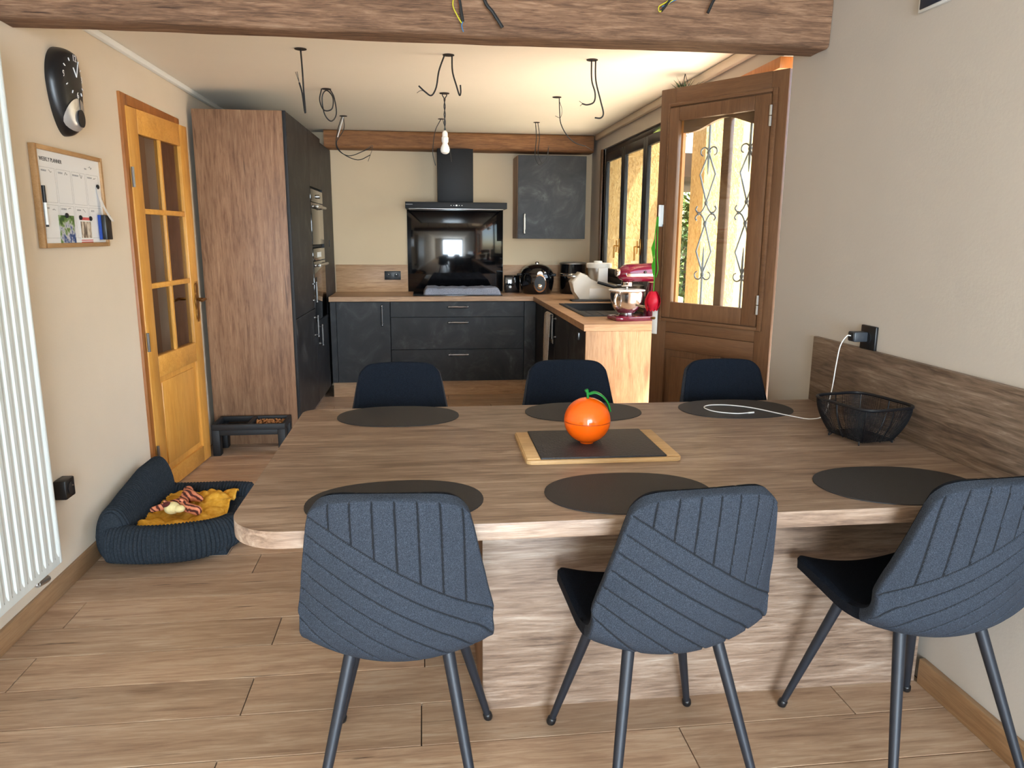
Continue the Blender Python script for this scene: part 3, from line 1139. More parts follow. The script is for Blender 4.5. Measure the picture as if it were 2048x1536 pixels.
# extractor hood
hd = thing('extractor_hood', 'black wall extractor hood with slim canopy and chimney', 'extractor hood', (.297, 6.72, 1.665))
MB().box(-.45, .45, 0, YB - 6.72 - .015, 0.005, .06, .003).build('canopy', M_hood, hd)
MB().box(-.159, .159, .16, YB - 6.72 - .015, .06, .531, .002).build('chimney', M_hood, hd)
MB().box(-.42, .42, .03, .44, 0, .006, .001).build('filter', M_steelb, hd)
MB().box(-.445, -.385, -.0012, 0, .036, .041).build('badge', M_inkl, hd)
for k, x in enumerate((-.048, -.024, 0, .024, .048)):
    MB().lathe([(.0035 if k != 2 else .007, -.0012), (.0035 if k != 2 else .007, 0)], (x, 0, .032), 12, sx=1 if k != 2 else 1.3, axis='y').build('button', M_label, hd)

# wall cabinet
uc = thing('wall_cabinet', 'grey anthracite wall cupboard right of the hood', 'cabinet', (.855, 6.83, 1.412))
MB().box(0, .628, .02, YB - 6.83 - .002, 0, .735).build('carcass', M_lam_z, uc)
ud = MB().box(.004, .628, 0, .02, .0, .735, .0015, 1).build('door', M_front, uc)
mb = MB()
barhandle(mb, (.06, 0, .05), (.06, 0, .215), (0, -1, 0), .008)
mb.build('handle', M_steelb, ud)

# hob, cover cloth
hb = thing('hob', 'black glass induction hob set in the worktop', 'hob', (.30, 6.88, ZW))
MB().box(-.40, .40, -.24, .24, 0.0005, .008, .002).build('glass_top', M_blackg, hb)
for x, y, r in ((-.22, .1, .09), (-.22, -.1, .075), (.2, .08, .11), (.2, -.12, .06)):
    MB().lathe([(r, .008), (r, .0084)], (x, y, 0), 32).build('cooking_zone', M_hood, hb)
cc = MB()


def ccf(u, v):
    x = (u - .5) * .70
    y = (v - .5) * .36
    ex, ey = min(u, 1 - u) * .70, min(v, 1 - v) * .36
    e = min(1, min(ex, ey) / .035)
    h = .056 * (1 - (1 - e) ** 2.2)
    h += (.012 * noise.noise(Vector((x * 9, y * 6, 1))) + .008 * noise.noise(Vector((x * 22, y * 9, 4)))) * e
    return (x + .006 * noise.noise(Vector((y * 20, x * 20, 2))), y + .012 * noise.noise(Vector((x * 14, y * 4, 8))), h + .001)


cc.grid(ccf, 70, 30)
o = cc.build('hob_cloth', M_towel, recalc=False, ang=80)
o.location = (.345, 6.88, ZW + .0085)
tag(o, 'crumpled grey cloth laid over the hob', 'cloth')


def outlet(name, label, loc, rz, n=1, w=.082, h=.082, d=.011, horizontal=True):
    """black socket plate; local x across, -y out of wall"""
    t = thing(name, label, 'socket', loc, rz)
    W = w if n == 1 else w + .071 * (n - 1)
    MB().box(-W / 2, W / 2, -d, 0, -h / 2, h / 2, .003).build('plate', M_black, t)
    for k in range(n):
        x = (k - (n - 1) / 2) * .071
        s_ = MB().lathe([(.021, -d - .001), (.021, -d + .004)], (x, 0, 0), 24, axis='y').build('socket_well', M_blackm, t)
        MB().tube([(x, -d - .001, .011), (x, -d - .012, .011)], .0024, 8).build('pin', M_chrome, s_)
    return t


outlet('wall_socket', 'black double socket on the oak splashback left of the hood', (-.295, YB - .0145, 1.06), 0, 2)

# ------------------------------------------------------------------ appliances on the worktop
mc = thing('multicooker', 'round black multicooker with chrome ringed dial on the rear worktop', 'cooker', (1.055, 6.93, ZW), radians(-14))
MB().lathe([(.125, 0), (.135, .006), (.150, .05), (.160, .11), (.160, .16), (.150, .185)], n=40).build('body', M_blackg, mc)
ld_ = MB().lathe([(.152, .185), (.154, .195), (.140, .225), (.10, .258), (.05, .275), (.0, .278)], n=40, capt=False).build('lid', M_blackg, mc)
MB().lathe([(.018, .275), (.02, .288), (.012, .296)], n=20).build('valve', M_chrome, ld_)
pn = MB()
pn.lathe([(.062, -.166), (.066, -.172), (.056, -.176)], (.045, 0, .105), 36, sx=.9, sy=1.25, axis='y', capb=False, capt=False)
pn.build('dial_ring', M_copper, mc)
MB().lathe([(.058, -.150), (.058, -.172)], (.045, 0, .105), 32, sx=.9, sy=1.25, axis='y').build('control_panel', M_black, mc)
MB().lathe([(.022, -.172), (.024, -.182), (.018, -.186)], (.045, 0, .075), 24, axis='y').build('dial', M_chrome, mc)
MB().lathe([(.028, -.158), (.026, -.168)], (.045, 0, .188), 24, axis='y').build('latch_button', M_steelb, mc)
for s in (-1, 1):
    MB().box(s * .155 - .03, s * .155 + .025, -.05, .03, .165, .188, .008).build('handle', M_black, mc)

cs = thing('black_radio', 'small black box with a white knob behind the multicooker', 'appliance', (.835, 7.09, ZW))
MB().box(-.07, .07, -.06, .06, 0, .165, .006).build('body', M_blackg, cs)
MB().lathe([(.012, -.07), (.013, -.06)], (-.02, 0, .055), 18, axis='y').build('knob', M_label, cs)

af = thing('air_fryer', 'black drum cooker with chrome bands beside the multicooker', 'cooker', (1.395, 6.92, ZW), radians(-10))
MB().lathe([(.115, 0), (.12, .008), (.122, .165)], n=36).build('body', M_blackg, af)
MB().lathe([(.122, .165), (.126, .170), (.126, .188), (.122, .192)], n=36).build('chrome_band', M_chrome, af)
MB().lathe([(.120, .192), (.122, .275)], n=36).build('lid_drum', M_blackg, af)
MB().lathe([(.124, .275), (.126, .288), (.11, .294), (.0, .296)], n=36, capt=False).build('top_rim', M_steelb, af)
MB().box(-.02, .06, -.15, -.115, .05, .14, .01).build('drawer_handle', M_black, af)

fp = thing('food_processor', 'cream food processor with white lid and steel bowl near the window', 'food processor', (1.42, 6.22, ZW))
body = MB()
# silhouette in xz with an inclined chute on the left, extruded in y
sil = [(-.13, .0), (.17, .0), (.175, .14), (.05, .15), (.0, .15), (-.055, .21), (-.115, .235), (-.19, .155), (-.175, .12), (-.15, .08)]
body.prism(sil, -.075, .075, Matrix(((1, 0, 0, 0), (0, 0, 1, 0), (0, 1, 0, 0), (0, 0, 0, 1))), bev=.015)
body.build('body', M_cream, fp, ang=50)
MB().box(-.035, .17, -.080, -.0745, .02, .10, .002).build('side_badge', M_whitem, fp)
MB().lathe([(.052, 0), (.062, .012), (.062, .02)], (-.155, -.0, .185), 24).build('chute_ring', M_steelb, fp)
MB().lathe([(.06, .15), (.075, .17), (.085, .26), (.085, .29)], (.05, 0, 0), 32).build('bowl', M_steelb, fp)
lid = MB().lathe([(.105, .27), (.108, .285), (.108, .305), (.10, .310), (.0, .312)], (.06, 0, 0), 36, capt=False).build('lid', M_whitem, fp)
MB().lathe([(.036, .311), (.036, .325), (.03, .328)], (.05, 0, 0), 24).build('cap', M_whitem, lid)
MB().box(.03, .115, -.105, -.06, .14, .275, .01).build('handle', M_whitem, fp)
tag(MB().box(1.215, 1.56, 6.02, 6.13, ZW + .0005, ZW + .012, .003).build('chopping_mat', M_slate), 'flat grey board lying behind the sink', 'board')

# sink let into the worktop
sk = thing('sink', 'black composite inset sink with ribbed drainer in the peninsula', 'sink', (0, 0, ZW))
rim = MB()
a, b, c, d = SX0 - .018, SX1 + .018, SY0 - .018, SY1 + .018
rim.box(a, SX0 + .02, c, d, .0005, .007, .002)
rim.box(SX1 - .02, b, c, d, .0005, .007, .002)
rim.box(SX0 + .02, SX1 - .02, c, SY0 + .02, .0005, .007, .002)
rim.box(SX0 + .02, SX1 - .02, SY1 - .02, d, .0005, .007, .002)
rim.build('rim', M_sink, sk)
MB().box(SX0 + .02, SX1 - .02, SY0 + .02, 5.26, -.012, .002).build('drainer', M_sink, sk)
bs = MB()
x0, x1, y0, y1 = SX0 + .005, SX1 - .005, 5.26, SY1 - .005
bs.box(x0, x1, y0, y1, -.19, -.18)
bs.box(x0, x0 + .008, y0, y1, -.18, -.001)
bs.box(x1 - .008, x1, y0, y1, -.18, -.001)
bs.box(x0, x1, y0, y0 + .008, -.18, -.001)
bs.box(x0, x1, y1 - .008, y1, -.18, -.001)
bs.build('basin', M_sink, sk)
for k in range(4):
    MB().box(SX0 + .06 + k * .075, SX0 + .066 + k * .075, SY0 + .05, 5.2, .002, .0045, .001).build('rib', M_sink, sk)

# stand mixer
mx = thing('stand_mixer', 'wine red stand mixer with steel bowl at the peninsula end', 'stand mixer', (1.36, 4.70, ZW), radians(8))
bsm = MB()
bsm.prism([(-.155 + .0, -.075), (-.12, -.098), (-.03, -.10), (.10, -.085), (.165, -.08), (.185, -.05), (.185, .05), (.165, .08), (.10, .085), (-.03, .10), (-.12, .098), (-.155, .075)], 0, .028, bev=.008)
bsm.build('foot', M_wine, mx)
colm = MB()
n_ = 14
rows = []
for j in range(n_ + 1):
    t = j / n_
    cx = .135 - .015 * sin(t * pi) + .02 * t
    hw = .055 - .012 * sin(t * pi)
    hd_ = .065 - .01 * t
    ring = []
    for k in range(20):
        a = 2 * pi * k / 20
        ring.append((cx + hw * (abs(cos(a)) ** .7) * (1 if cos(a) > 0 else -1), hd_ * (abs(sin(a)) ** .7) * (1 if sin(a) > 0 else -1), .026 + t * .215))
    rows.append(colm.ring(ring))
    if j:
        colm.bridge(rows[-2], rows[-1])
colm.cap(rows[0], True)
colm.cap(rows[-1])
colm.build('column', M_wine, mx, ang=60)
hm = MB()
rows = []
for j in range(21):
    t = j / 20
    x = -.125 + t * .325
    e = (1 - (2 * max(0, min(1, t)) - 1) ** 6) ** .5 if 0 < t < 1 else .02
    hw = (.058 + .010 * t) * max(e, .25)
    hh = (.060 + .008 * t) * max(e, .3)
    ring = []
    for k in range(24):
        a = 2 * pi * k / 24
        ring.append((x, hw * cos(a), .296 + .006 * t + hh * sin(a) * (1 if sin(a) > 0 else .85)))
    rows.append(hm.ring(ring))
    if j:
        hm.bridge(rows[-2], rows[-1])
hm.cap(rows[0], True)
hm.cap(rows[-1])
head = hm.build('motor_head', M_wine, mx, ang=60)
bd_ = MB()
for s in (-1, 1):
    bd_.box(-.09, .16, s * .064 - .004, s * .064 + .004, .283, .300, .002)
bd_.build('trim_band', M_chrome, head)
MB().lathe([(.024, -.135), (.026, -.128), (.026, -.112)], (0, 0, .305), 24, axis='x').build('attachment_hub', M_chrome, head)
MB().lathe([(.034, .215), (.038, .225), (.038, .245), (.03, .250)], (-.055, 0, 0), 28).build('planetary_hub', M_chrome, head)
MB().tube([(-.055, 0, .22), (-.055, 0, .12)], .008, 10).build('beater_shaft', M_steel, head)
MB().lathe([(.008, -.072), (.010, -.066)], (.04, 0, .310), 12, axis='y').build('knob', M_black, head)
bw = MB()
prof = [(.045, .028), (.05, .034), (.042, .042), (.06, .05), (.088, .08), (.103, .12), (.108, .165), (.109, .185), (.112, .188), (.106, .186), (.100, .12), (.055, .052), (0.001, .048)]
bw.lathe(prof, (-.055, 0, 0), 40, capb=True, capt=False)
bo = bw.build('bowl', M_steel, mx, ang=50)
MB().lathe([(.109, .189), (.118, .190), (.118, .196), (.06, .200), (.058, .196)], (-.055, 0, 0), 40, capb=False, capt=False).build('splash_ring', M_whitem, mx)
MB().tube(smooth_path([(-.135, -.06, .165), (-.165, -.09, .170), (-.178, -.10, .14), (-.17, -.095, .10), (-.135, -.06, .085)]), .009, 10).build('bowl_handle', M_steel, bo)

pn = thing('saucepan', 'grey saucepan with long black handle behind the mixer', 'saucepan', (1.50, 5.30, ZW + .0085), radians(170))
MB().lathe([(.085, 0), (.095, .01), (.10, .17), (.103, .175), (.097, .172), (.09, .012), (.001, .010)], n=32, capt=False).build('pan', M_steelb, pn)
MB().tube([(.10, 0, .155), (.17, 0, .175), (.24, 0, .195)], [.010, .012, .010], 10).build('handle', M_black, pn)
wb = thing('white_container', 'white plastic tub with lid on the window side of the worktop', 'container', (1.577, 4.835, ZW))
MB().box(-.032, .032, -.04, .04, 0, .355, .012).build('body', M_whitem, wb)
MB().box(-.035, .036, -.044, .044, .355, .375, .006).build('lid', M_white, wb)

# hanging plant, only its tips show over the oak door
hp_ = thing('hanging_plant', 'spiky dark green plant hanging by the ceiling behind the oak door', 'plant', (1.50, 4.33, 2.18))
MB().lathe([(.03, -.10), (.05, -.09), (.06, 0.0), (.065, .01), (.055, .005), (.001, 0)], n=24, capt=False).build('pot', M_whitem, hp_)
for s in range(3):
    a = s * 2.1
    MB().tube([(.06 * cos(a), .06 * sin(a), 0), (0, 0, .17)], .0015, 6).build('hanger', M_cable, hp_)
rp = random.Random(4)
for k in range(26):
    a = rp.uniform(0, 2 * pi)
    tilt = rp.uniform(.15, 1.0)
    L = rp.uniform(.12, .18)
    pts = [Vector((0, 0, 0)) + Vector((cos(a) * sin(tilt * t * 1.3) * L * t, sin(a) * sin(tilt * t * 1.3) * L * t, L * t * cos(tilt * t) * .93)) for t in (0, .35, .7, 1)]
    sd = Vector((-sin(a), cos(a), 0))
    lm = MB()
    rows = [lm.ring([p - sd * w_, p + sd * w_]) for p, w_ in zip(pts, (.003, .007, .005, .0006))]
    for q in range(3):
        lm.bridge(rows[q], rows[q + 1], False)
    lm.build('leaf', M_darkleaf, hp_, recalc=False)
vp = thing('trailing_plant', 'variegated green leaves trailing beside the top of the window', 'plant', (1.56, 4.60, 2.06))
MB().lathe([(.03, -.08), (.05, -.07), (.055, 0.0), (.05, -.01), (.001, -.01)], n=20, capt=False).build('pot', M_whitem, vp)
for s in range(3):
    a = s * 2.1
    MB().tube([(.05 * cos(a), .05 * sin(a), 0), (0, 0, .25)], .0015, 6).build('hanger', M_cable, vp)
for k in range(14):
    a = rp.uniform(0, 2 * pi)
    r_ = rp.uniform(.06, .12)
    c = Vector((cos(a) * r_, sin(a) * r_, rp.uniform(-.02, .07)))
    t = Vector((cos(a), sin(a), -.4)).normalized() * .035
    b = Vector((-sin(a), cos(a), .2)).normalized() * .018
    lm = MB()
    lm.cap(lm.ring([c - t, c - t * .2 + b, c + t, c - t * .2 - b]))
    lm.build('leaf', M_leaf, vp, recalc=False, smooth=False)
    MB().tube([(0, 0, 0), c * .6 + Vector((0, 0, .02)), c - t], .0012, 5).build('stem', M_darkleaf, vp)

# ------------------------------------------------------------------ dining table
ZTAB, TT = .774, .042
tb_ = thing('dining_table', 'wide wood look table top fixed to the right wall on a box base', 'table', (0, 0, 0))
X0, X1, Y0, Y1 = -.467, 1.606, 1.635, 2.857
poly = []
R1, R2_ = .135, .05
for k in range(13):
    a = pi + k / 12 * pi / 2
    poly.append((X0 + R1 + R1 * cos(a), Y0 + R1 + R1 * sin(a)))
poly += [(X1, Y0), (X1, Y1)]
for k in range(9):
    a = pi / 2 + k / 8 * pi / 2
    poly.append((X0 + R2_ + R2_ * cos(a), Y1 - R2_ + R2_ * sin(a)))
MB().prism(poly, ZTAB - TT, ZTAB, bev=.0025).build('table_top', M_table, tb_, ang=40)
MB().box(.158, 1.592, 2.036, 2.054, 0, ZTAB - TT - .0005, .001).build('front_panel', M_table, tb_)
MB().box(.158, .176, 2.0545, 2.42, 0, ZTAB - TT - .0005, .001).build('side_panel', M_lam_z, tb_)
MB().box(.176, 1.592, 2.402, 2.42, 0, ZTAB - TT - .0005, .001).build('back_panel', M_table, tb_)
tag(MB().box(1.595, XR - .0005, -.2, 2.862, ZTAB + .0005, 1.04, .0015).build('wall_splashboard', M_lam_y), 'grey brown wood look board on the right wall above the table', 'board')

# placemats
pm_ = MB()
pp = []
for k in range(48):
    a = 2 * pi * k / 48
    ca, sa = cos(a), sin(a)
    pp.append((.225 * math.copysign(abs(ca) ** .85, ca), .1575 * math.copysign(abs(sa) ** .93, sa)))
pm_.prism(pp, 0, .0022)
me_mat = pm_.build('placemat', M_mat)
mats = [(-.103, 2.715, -2, 'far black oval placemat at the left end of the table'),
        (.602, 2.722, 0, 'far black oval placemat partly behind the orange container'),
        (1.212, 2.715, 1, 'far black oval placemat with the white cable lying on it'),
        (-.082, 1.805, 4, 'near black oval placemat behind the left chair back'),
        (.530, 1.812, 0, 'near black oval placemat in the middle of the table'),
        (1.283, 1.798, -2, 'near black oval placemat at the right beside the wall')]
for k, (x, y, a, lb) in enumerate(mats):
    o = me_mat if k == 0 else me_mat.copy()
    if k:
        col.objects.link(o)
    o.location = (x, y, ZTAB + .0004)
    o.rotation_euler = (0, 0, radians(a))
    tag(o, lb, 'placemat', 'black oval placemats on the table')

# slate serving board with orange container
sb = thing('serving_board', 'pale wood serving board with a slate insert under the orange container', 'serving board', (.53, 2.232, ZTAB + .0004), radians(-.5))
fr_ = []
for cx, cy, a0 in ((.222, .147, 0), (-.222, .147, 90), (-.222, -.147, 180), (.222, -.147, 270)):
    for q in range(6):
        a = radians(a0 + q * 18)
        fr_.append((cx + .015 * cos(a), cy + .015 * sin(a)))
MB().prism(fr_, 0, .012, bev=.002).build('wooden_tray', M_light, sb)
MB().box(-.192, .192, -.152, .158, .0121, .018, .001).build('slate_insert', M_slate, sb)
for s in (-1, 1):
    MB().box(s * .214 - .02, s * .214 + .02, -.15, .15, .012, .0165, .004).build('tray_edge', M_light, sb)
oz = ZTAB + .0004 + .0182
og = thing('orange_container', 'bright orange shaped plastic container with green leaf on the slate', 'container', (.508, 2.235, oz))
OR = .074
prof = [(.022, 0)] + [(OR * sin(radians(a)), OR - OR * .985 * cos(radians(a))) for a in range(22, 84, 5)] + [(OR, OR - .0022)]
MB().lathe(prof, n=48, capt=False).build('bottom_shell', M_orange, og)
MB().lathe([(OR - .001, OR - .004), (OR - .001, OR + .002)], n=48, capb=False, capt=False).build('seam', plain('orange_seam', (180, 62, 6), .4), og)
prof = [(OR, OR + .0005)] + [(OR * sin(radians(a)), OR + OR * .985 * cos(radians(a))) for a in range(84, 8, -5)] + [(.006, 2 * OR - .006), (0.0001, 2 * OR - .008)]
MB().lathe(prof, n=48, capb=False, capt=False).build('top_shell', M_orange, og)
MB().tube(smooth_path([(0, 0, .135), (0, 0, .155), (-.003, 0, .166), (-.006, 0, .173)]), [.004] * 6 + [.0045] * 6 + [.006] * 7, 10).build('stalk', M_green, og)
lf = MB()
path = smooth_path([(.002, 0, .158), (.022, -.002, .164), (.045, -.004, .152), (.063, -.004, .130), (.074, -.003, .10)], 5)
rows = []
for i, p in enumerate(path):
    t = i / (len(path) - 1)
    w_ = .002 + .016 * sin(pi * min(1, t * .95 + .05)) ** .8 * (1 - .2 * t)
    tn = (path[min(i + 1, len(path) - 1)] - path[max(i - 1, 0)]).normalized()
    nr = Vector((-tn.z, 0, tn.x)).normalized()
    rows.append(lf.ring([p + Vector((0, -w_, 0)) - nr * .003, p + nr * .001, p + Vector((0, w_, 0)) - nr * .003]))
    if i:
        lf.bridge(rows[-2], rows[-1], False)
lo = lf.build('leaf', M_green, og, recalc=False)
m_ = lo.modifiers.new('s', 'SOLIDIFY')
m_.thickness = .003

# ------------------------------------------------------------------ wire basket
bk = thing('wire_basket', 'black wire mesh basket on the table against the right wall', 'basket', (1.452, 2.252, ZTAB), radians(11))
BW, BD, BH = .108, .130, .130


def bring(h, n=64, k=1.0):
    """rounded rectangle outline at height fraction h"""
    f = .66 + .34 * sin(h * pi / 2) ** .9
    w_, d_ = BW * f * k, BD * f * k
    out = []
    for i in range(n):
        a = 2 * pi * i / n
        ca, sa = cos(a), sin(a)
        out.append((w_ * math.copysign(abs(ca) ** .42, ca), d_ * math.copysign(abs(sa) ** .42, sa), .012 + h * (BH - .012)))
    return out


rimm = MB()
r0 = bring(1.0)
rimm.tube(r0 + r0[:1], .0055, 8, False)
rimm.build('rim', M_mesh, bk)
nm_ = MB()
NR, NC = 24, 132
rings = []
for j in range(NR + 1):
    b = bring(j / NR, NC)
    if j % 1 == 0:
        rings.append(nm_.ring(b))
for j in range(NR):
    nm_.bridge(rings[j], rings[j + 1])
gx = bring(0, NC)
nm_.cap(rings[0])
net = nm_.build('wire_net', M_mesh, bk, recalc=False)
wfm = net.modifiers.new('w', 'WIREFRAME')
wfm.thickness = .0021
wfm.use_even_offset = False
net['kind'] = 'stuff'
gb = MB()
for k in range(-9, 10):
    gb.tube([(k * .0072, -.082, .0125), (k * .0072, .082, .0125)], .001, 5)
for k in range(-11, 12):
    gb.tube([(-.068, k * .0072, .0125), (.068, k * .0072, .0125)], .001, 5)
o = gb.build('floor_net', M_mesh, bk)
o['kind'] = 'stuff'
for ix in (0, 8, 16, 24, 32, 40, 48, 56):
    MB().tube([bring(h / 8)[ix] for h in range(9)], .0022, 6).build('rib', M_mesh, bk)
for ix in (6, 26, 38, 58):
    p = bring(0)[ix]
    MB().tube(smooth_path([(p[0] * 1.0, p[1], .016), (p[0] * 1.04, p[1] * 1.04, .004), (p[0] * 1.02, p[1] * 1.02, .0022), (p[0] * .95, p[1] * .95, .008), (p[0] * .94, p[1] * .94, .014)]), .0022, 6).build('foot', M_mesh, bk)

# wall socket with charger and cable
outlet('wall_socket', 'black socket on the right wall holding the phone charger', (XR - .0005, 2.503, 1.082), radians(-90), 1, .092, .088)
ch = thing('phone_charger', 'dark grey plug charger in the right wall socket', 'charger', (XR - .013, 2.52, 1.085), radians(-90))
MB().box(-.022, .022, -.052, 0, -.018, .018, .004).build('body', plain('charger_grey', (52, 56, 62), .4), ch)
MB().box(-.018, .018, -.054, -.05, -.014, .014, .001).build('face', M_black, ch)
cb = MB()
pth = [(1.548, 2.520, 1.088), (1.535, 2.524, 1.086), (1.516, 2.528, 1.050), (1.508, 2.53, .98), (1.496, 2.525, .88), (1.462, 2.50, .80), (1.42, 2.515, .7785), (1.36, 2.58, .778), (1.28, 2.70, .7795), (1.20, 2.76, .7795), (1.125, 2.765, .7795), (1.088, 2.725, .7795), (1.105, 2.66, .7795), (1.17, 2.62, .7795), (1.225, 2.625, .7795)]
cb.tube(smooth_path(pth, 8), .002, 8)
cb.tube([(1.225, 2.625, .7795), (1.25, 2.63, .7797)], .0033, 8)
tag(cb.build('charging_cable', M_cablew), 'thin white charging cable looping over the far right placemat', 'cable')

# ------------------------------------------------------------------ chairs


def shell_point(u, v):
    """u in [-1,1] across, v in [0,1] from seat front to back top; inner surface centre line"""
    # rounded corners: the edge rows bend inwards with |u|
    t_ = max(0, min(1, (v - .60) / .40))
    v = v - .085 * abs(u) ** 9 * t_ * t_ * (3 - 2 * t_)
    t_ = max(0, min(1, (.40 - v) / .40))
    v = v + .075 * abs(u) ** 5 * t_ * t_ * (3 - 2 * t_)
    # profile (y, z)
    P = [(.235, .444), (.215, .458), (.10, .452), (-.02, .442), (-.10, .444), (-.160, .472), (-.194, .535), (-.216, .625), (-.234, .73), (-.250, .84), (-.257, .894)]
    f = v * (len(P) - 1)
    i = min(int(f), len(P) - 2)
    t = f - i
    p0 = P[max(i - 1, 0)]
    p1, p2 = P[i], P[i + 1]
    p3 = P[min(i + 2, len(P) - 1)]

    def cr(k):
        return .5 * (2 * p1[k] + (p2[k] - p0[k]) * t + (2 * p0[k] - 5 * p1[k] + 4 * p2[k] - p3[k]) * t * t + (3 * p1[k] - p0[k] - 3 * p2[k] + p3[k]) * t ** 3)
    y, z = cr(0), cr(1)
    # half width
    W = [(0, .196), (.1, .210), (.3, .223), (.5, .226), (.62, .222), (.75, .203), (.88, .178), (1, .158)]
    for (a, wa), (b, wb_) in zip(W, W[1:]):
        if v <= b:
            s = (v - a) / (b - a)
            w_ = wa + (wb_ - wa) * s
            break
    bend = exp(-((v - .5) / .16) ** 2)
    back = max(0, min(1, (v - .40) / .32))
    back = back * back * (3 - 2 * back)
    lift = .035 * (1 - back) * u * u + .030 * bend * u * u
    fwd = .085 * back * u * u * (1 - .80 * max(0, (v - .6) / .4))
    lift -= .006 * max(0, (v - .8) / .2) ** 2 * u * u
    return Vector((u * w_, y + fwd + .012 * bend * u * u, z + lift))


def groove(x, z, mir):
    """stitch depth on the outer back, x mirrored when mir"""
    if mir:
        x = -x
    zd = .848 - .72 * (x + .17)           # main diagonal
    g = 0
    dv = (zd - z)                           # below diagonal positive
    if dv > -.004:
        k = round(dv / .055)
        if 0 <= k <= 11:
            q = (dv - k * .055) * .81
            g = exp(-(q / .0022) ** 2)
    if dv < .002:
        k = round((x + .122) / .046)
        if 0 <= k <= 6:
            q = x + .122 - k * .046
            g = max(g, exp(-(q / .0022) ** 2))
    return g


def shell_normal(u, v):
    e = .004
    a = shell_point(min(u + e, 1), v) - shell_point(max(u - e, -1), v)
    b = shell_point(u, min(v + e, 1)) - shell_point(u, max(v - e, 0))
    n = b.cross(a)
    return n.normalized()


def make_shell_meshes(mir):
    VB = .40
    # outer back cover, dense, with stitched grooves
    NU, NV = 250, 260
    verts, faces, gs = [], [], []
    for j in range(NV + 1):
        v = VB + (1 - VB) * j / NV
        for i in range(NU + 1):
            u = -1 + 2 * i / NU
            p = shell_point(u, v)
            n = shell_normal(u, v)      # points up/forward (inner side)
            ed = min(1, (1 - abs(u)) / .05, (1 - v) / .03)
            thick = .030 * sqrt(max(0, 1 - (1 - max(0, ed)) ** 2))
            puff = .0
            g = groove(p.x, p.z, mir) * min(1, ed)
            seam = .0018 * exp(-((1 - v) / .018 - 1.8) ** 2 * 4) + .0012 * exp(-((1 - abs(u)) * 12 - 1.1) ** 2 * 5)
            verts.append(p - n * (thick + .002 - .0045 * g - seam))
            gs.append(g)
    for j in range(NV):
        for i in range(NU):
            a = j * (NU + 1) + i
            faces.append((a, a + NU + 1, a + NU + 2, a + 1))
    me = bpy.data.meshes.new('back_cover')
    me.from_pydata(verts, [], faces)
    me.materials.append(M_fabout)
    me.materials.append(M_stitch)
    for pl2 in me.polygons:
        if sum(gs[k] for k in pl2.vertices) > 1.9:
            pl2.material_index = 1
    me.shade_smooth()
    # inner seat and back
    NU, NV = 60, 90
    mb = MB()
    inner = mb.grid(lambda a, b: shell_point(-1 + 2 * a, b) + shell_normal(-1 + 2 * a, b) * (.012 * sqrt(max(0, 1 - (1 - min(1, (1 - abs(-1 + 2 * a)) / .06, b / .03 if b < .5 else 1, (1 - b) / .03 if b > .5 else 1)) ** 2))
                    - .002 * (exp(-(((shell_point(-1 + 2 * a, b).x + .23) % .046) - .023) ** 2 / .0022 ** 2) if b > .55 else 0)), NU, NV)
    ms = bpy.data.meshes.new('seat')
    # underside of the seat
    outer = mb.grid(lambda a, b: shell_point(-1 + 2 * a, b * .46) - shell_normal(-1 + 2 * a, b * .46) * (.028 * sqrt(max(0, 1 - (1 - min(1, (1 - abs(-1 + 2 * a)) / .05, b * .46 / .03)) ** 2))), NU, 40)
    bmesh.ops.remove_doubles(mb.bm, verts=mb.bm.verts, dist=.0004)
    mb.bm.to_mesh(ms)
    mb.bm.free()
    ms.materials.append(M_fabin)
    ms.shade_smooth()
    return me, ms


cover, seat = make_shell_meshes(False)
cover_m = make_shell_meshes(True)[0]


def leg_mesh(top, foot):
    mb = MB()
    t, f = Vector(top), Vector(foot)
    mb.tube([t, t.lerp(f, .5), t.lerp(f, .965)], [.0160, .0135, .0100], 14)
    me = bpy.data.meshes.new('leg')
    mb.bm.to_mesh(me)
    mb.bm.free()
    me.materials.append(M_legs)
    me.shade_smooth()
    me.set_sharp_from_angle(angle=radians(40))
    mb = MB()
    a = t.lerp(f, .945)
    mb.tube([a, t.lerp(f, .955), t.lerp(f, .985), f], [.0105, .0135, .014, .011], 14)
    mf = bpy.data.meshes.new('foot_cap')
    mb.bm.to_mesh(mf)
    mb.bm.free()
    mf.materials.append(M_black)
    mf.shade_smooth()
    return me, mf


LEGS = [leg_mesh((sx * .115, .11, .438), (sx * .222, .222, .0)) for sx in (-1, 1)] + [leg_mesh((sx * .118, -.115, .440), (sx * .205, -.262, .0)) for sx in (-1, 1)]
brm = MB()
brm.box(-.125, .125, .09, .12, .428, .440, .003)
brm.box(-.125, .125, -.105, -.080, .428, .440, .003)
brm.box(-.125, -.10, -.080, .09, .428, .440, .003)
brm.box(.10, .125, -.080, .09, .428, .440, .003)
brme = bpy.data.meshes.new('under_frame')
brm.bm.to_mesh(brme)
brm.bm.free()
brme.materials.append(M_legs)

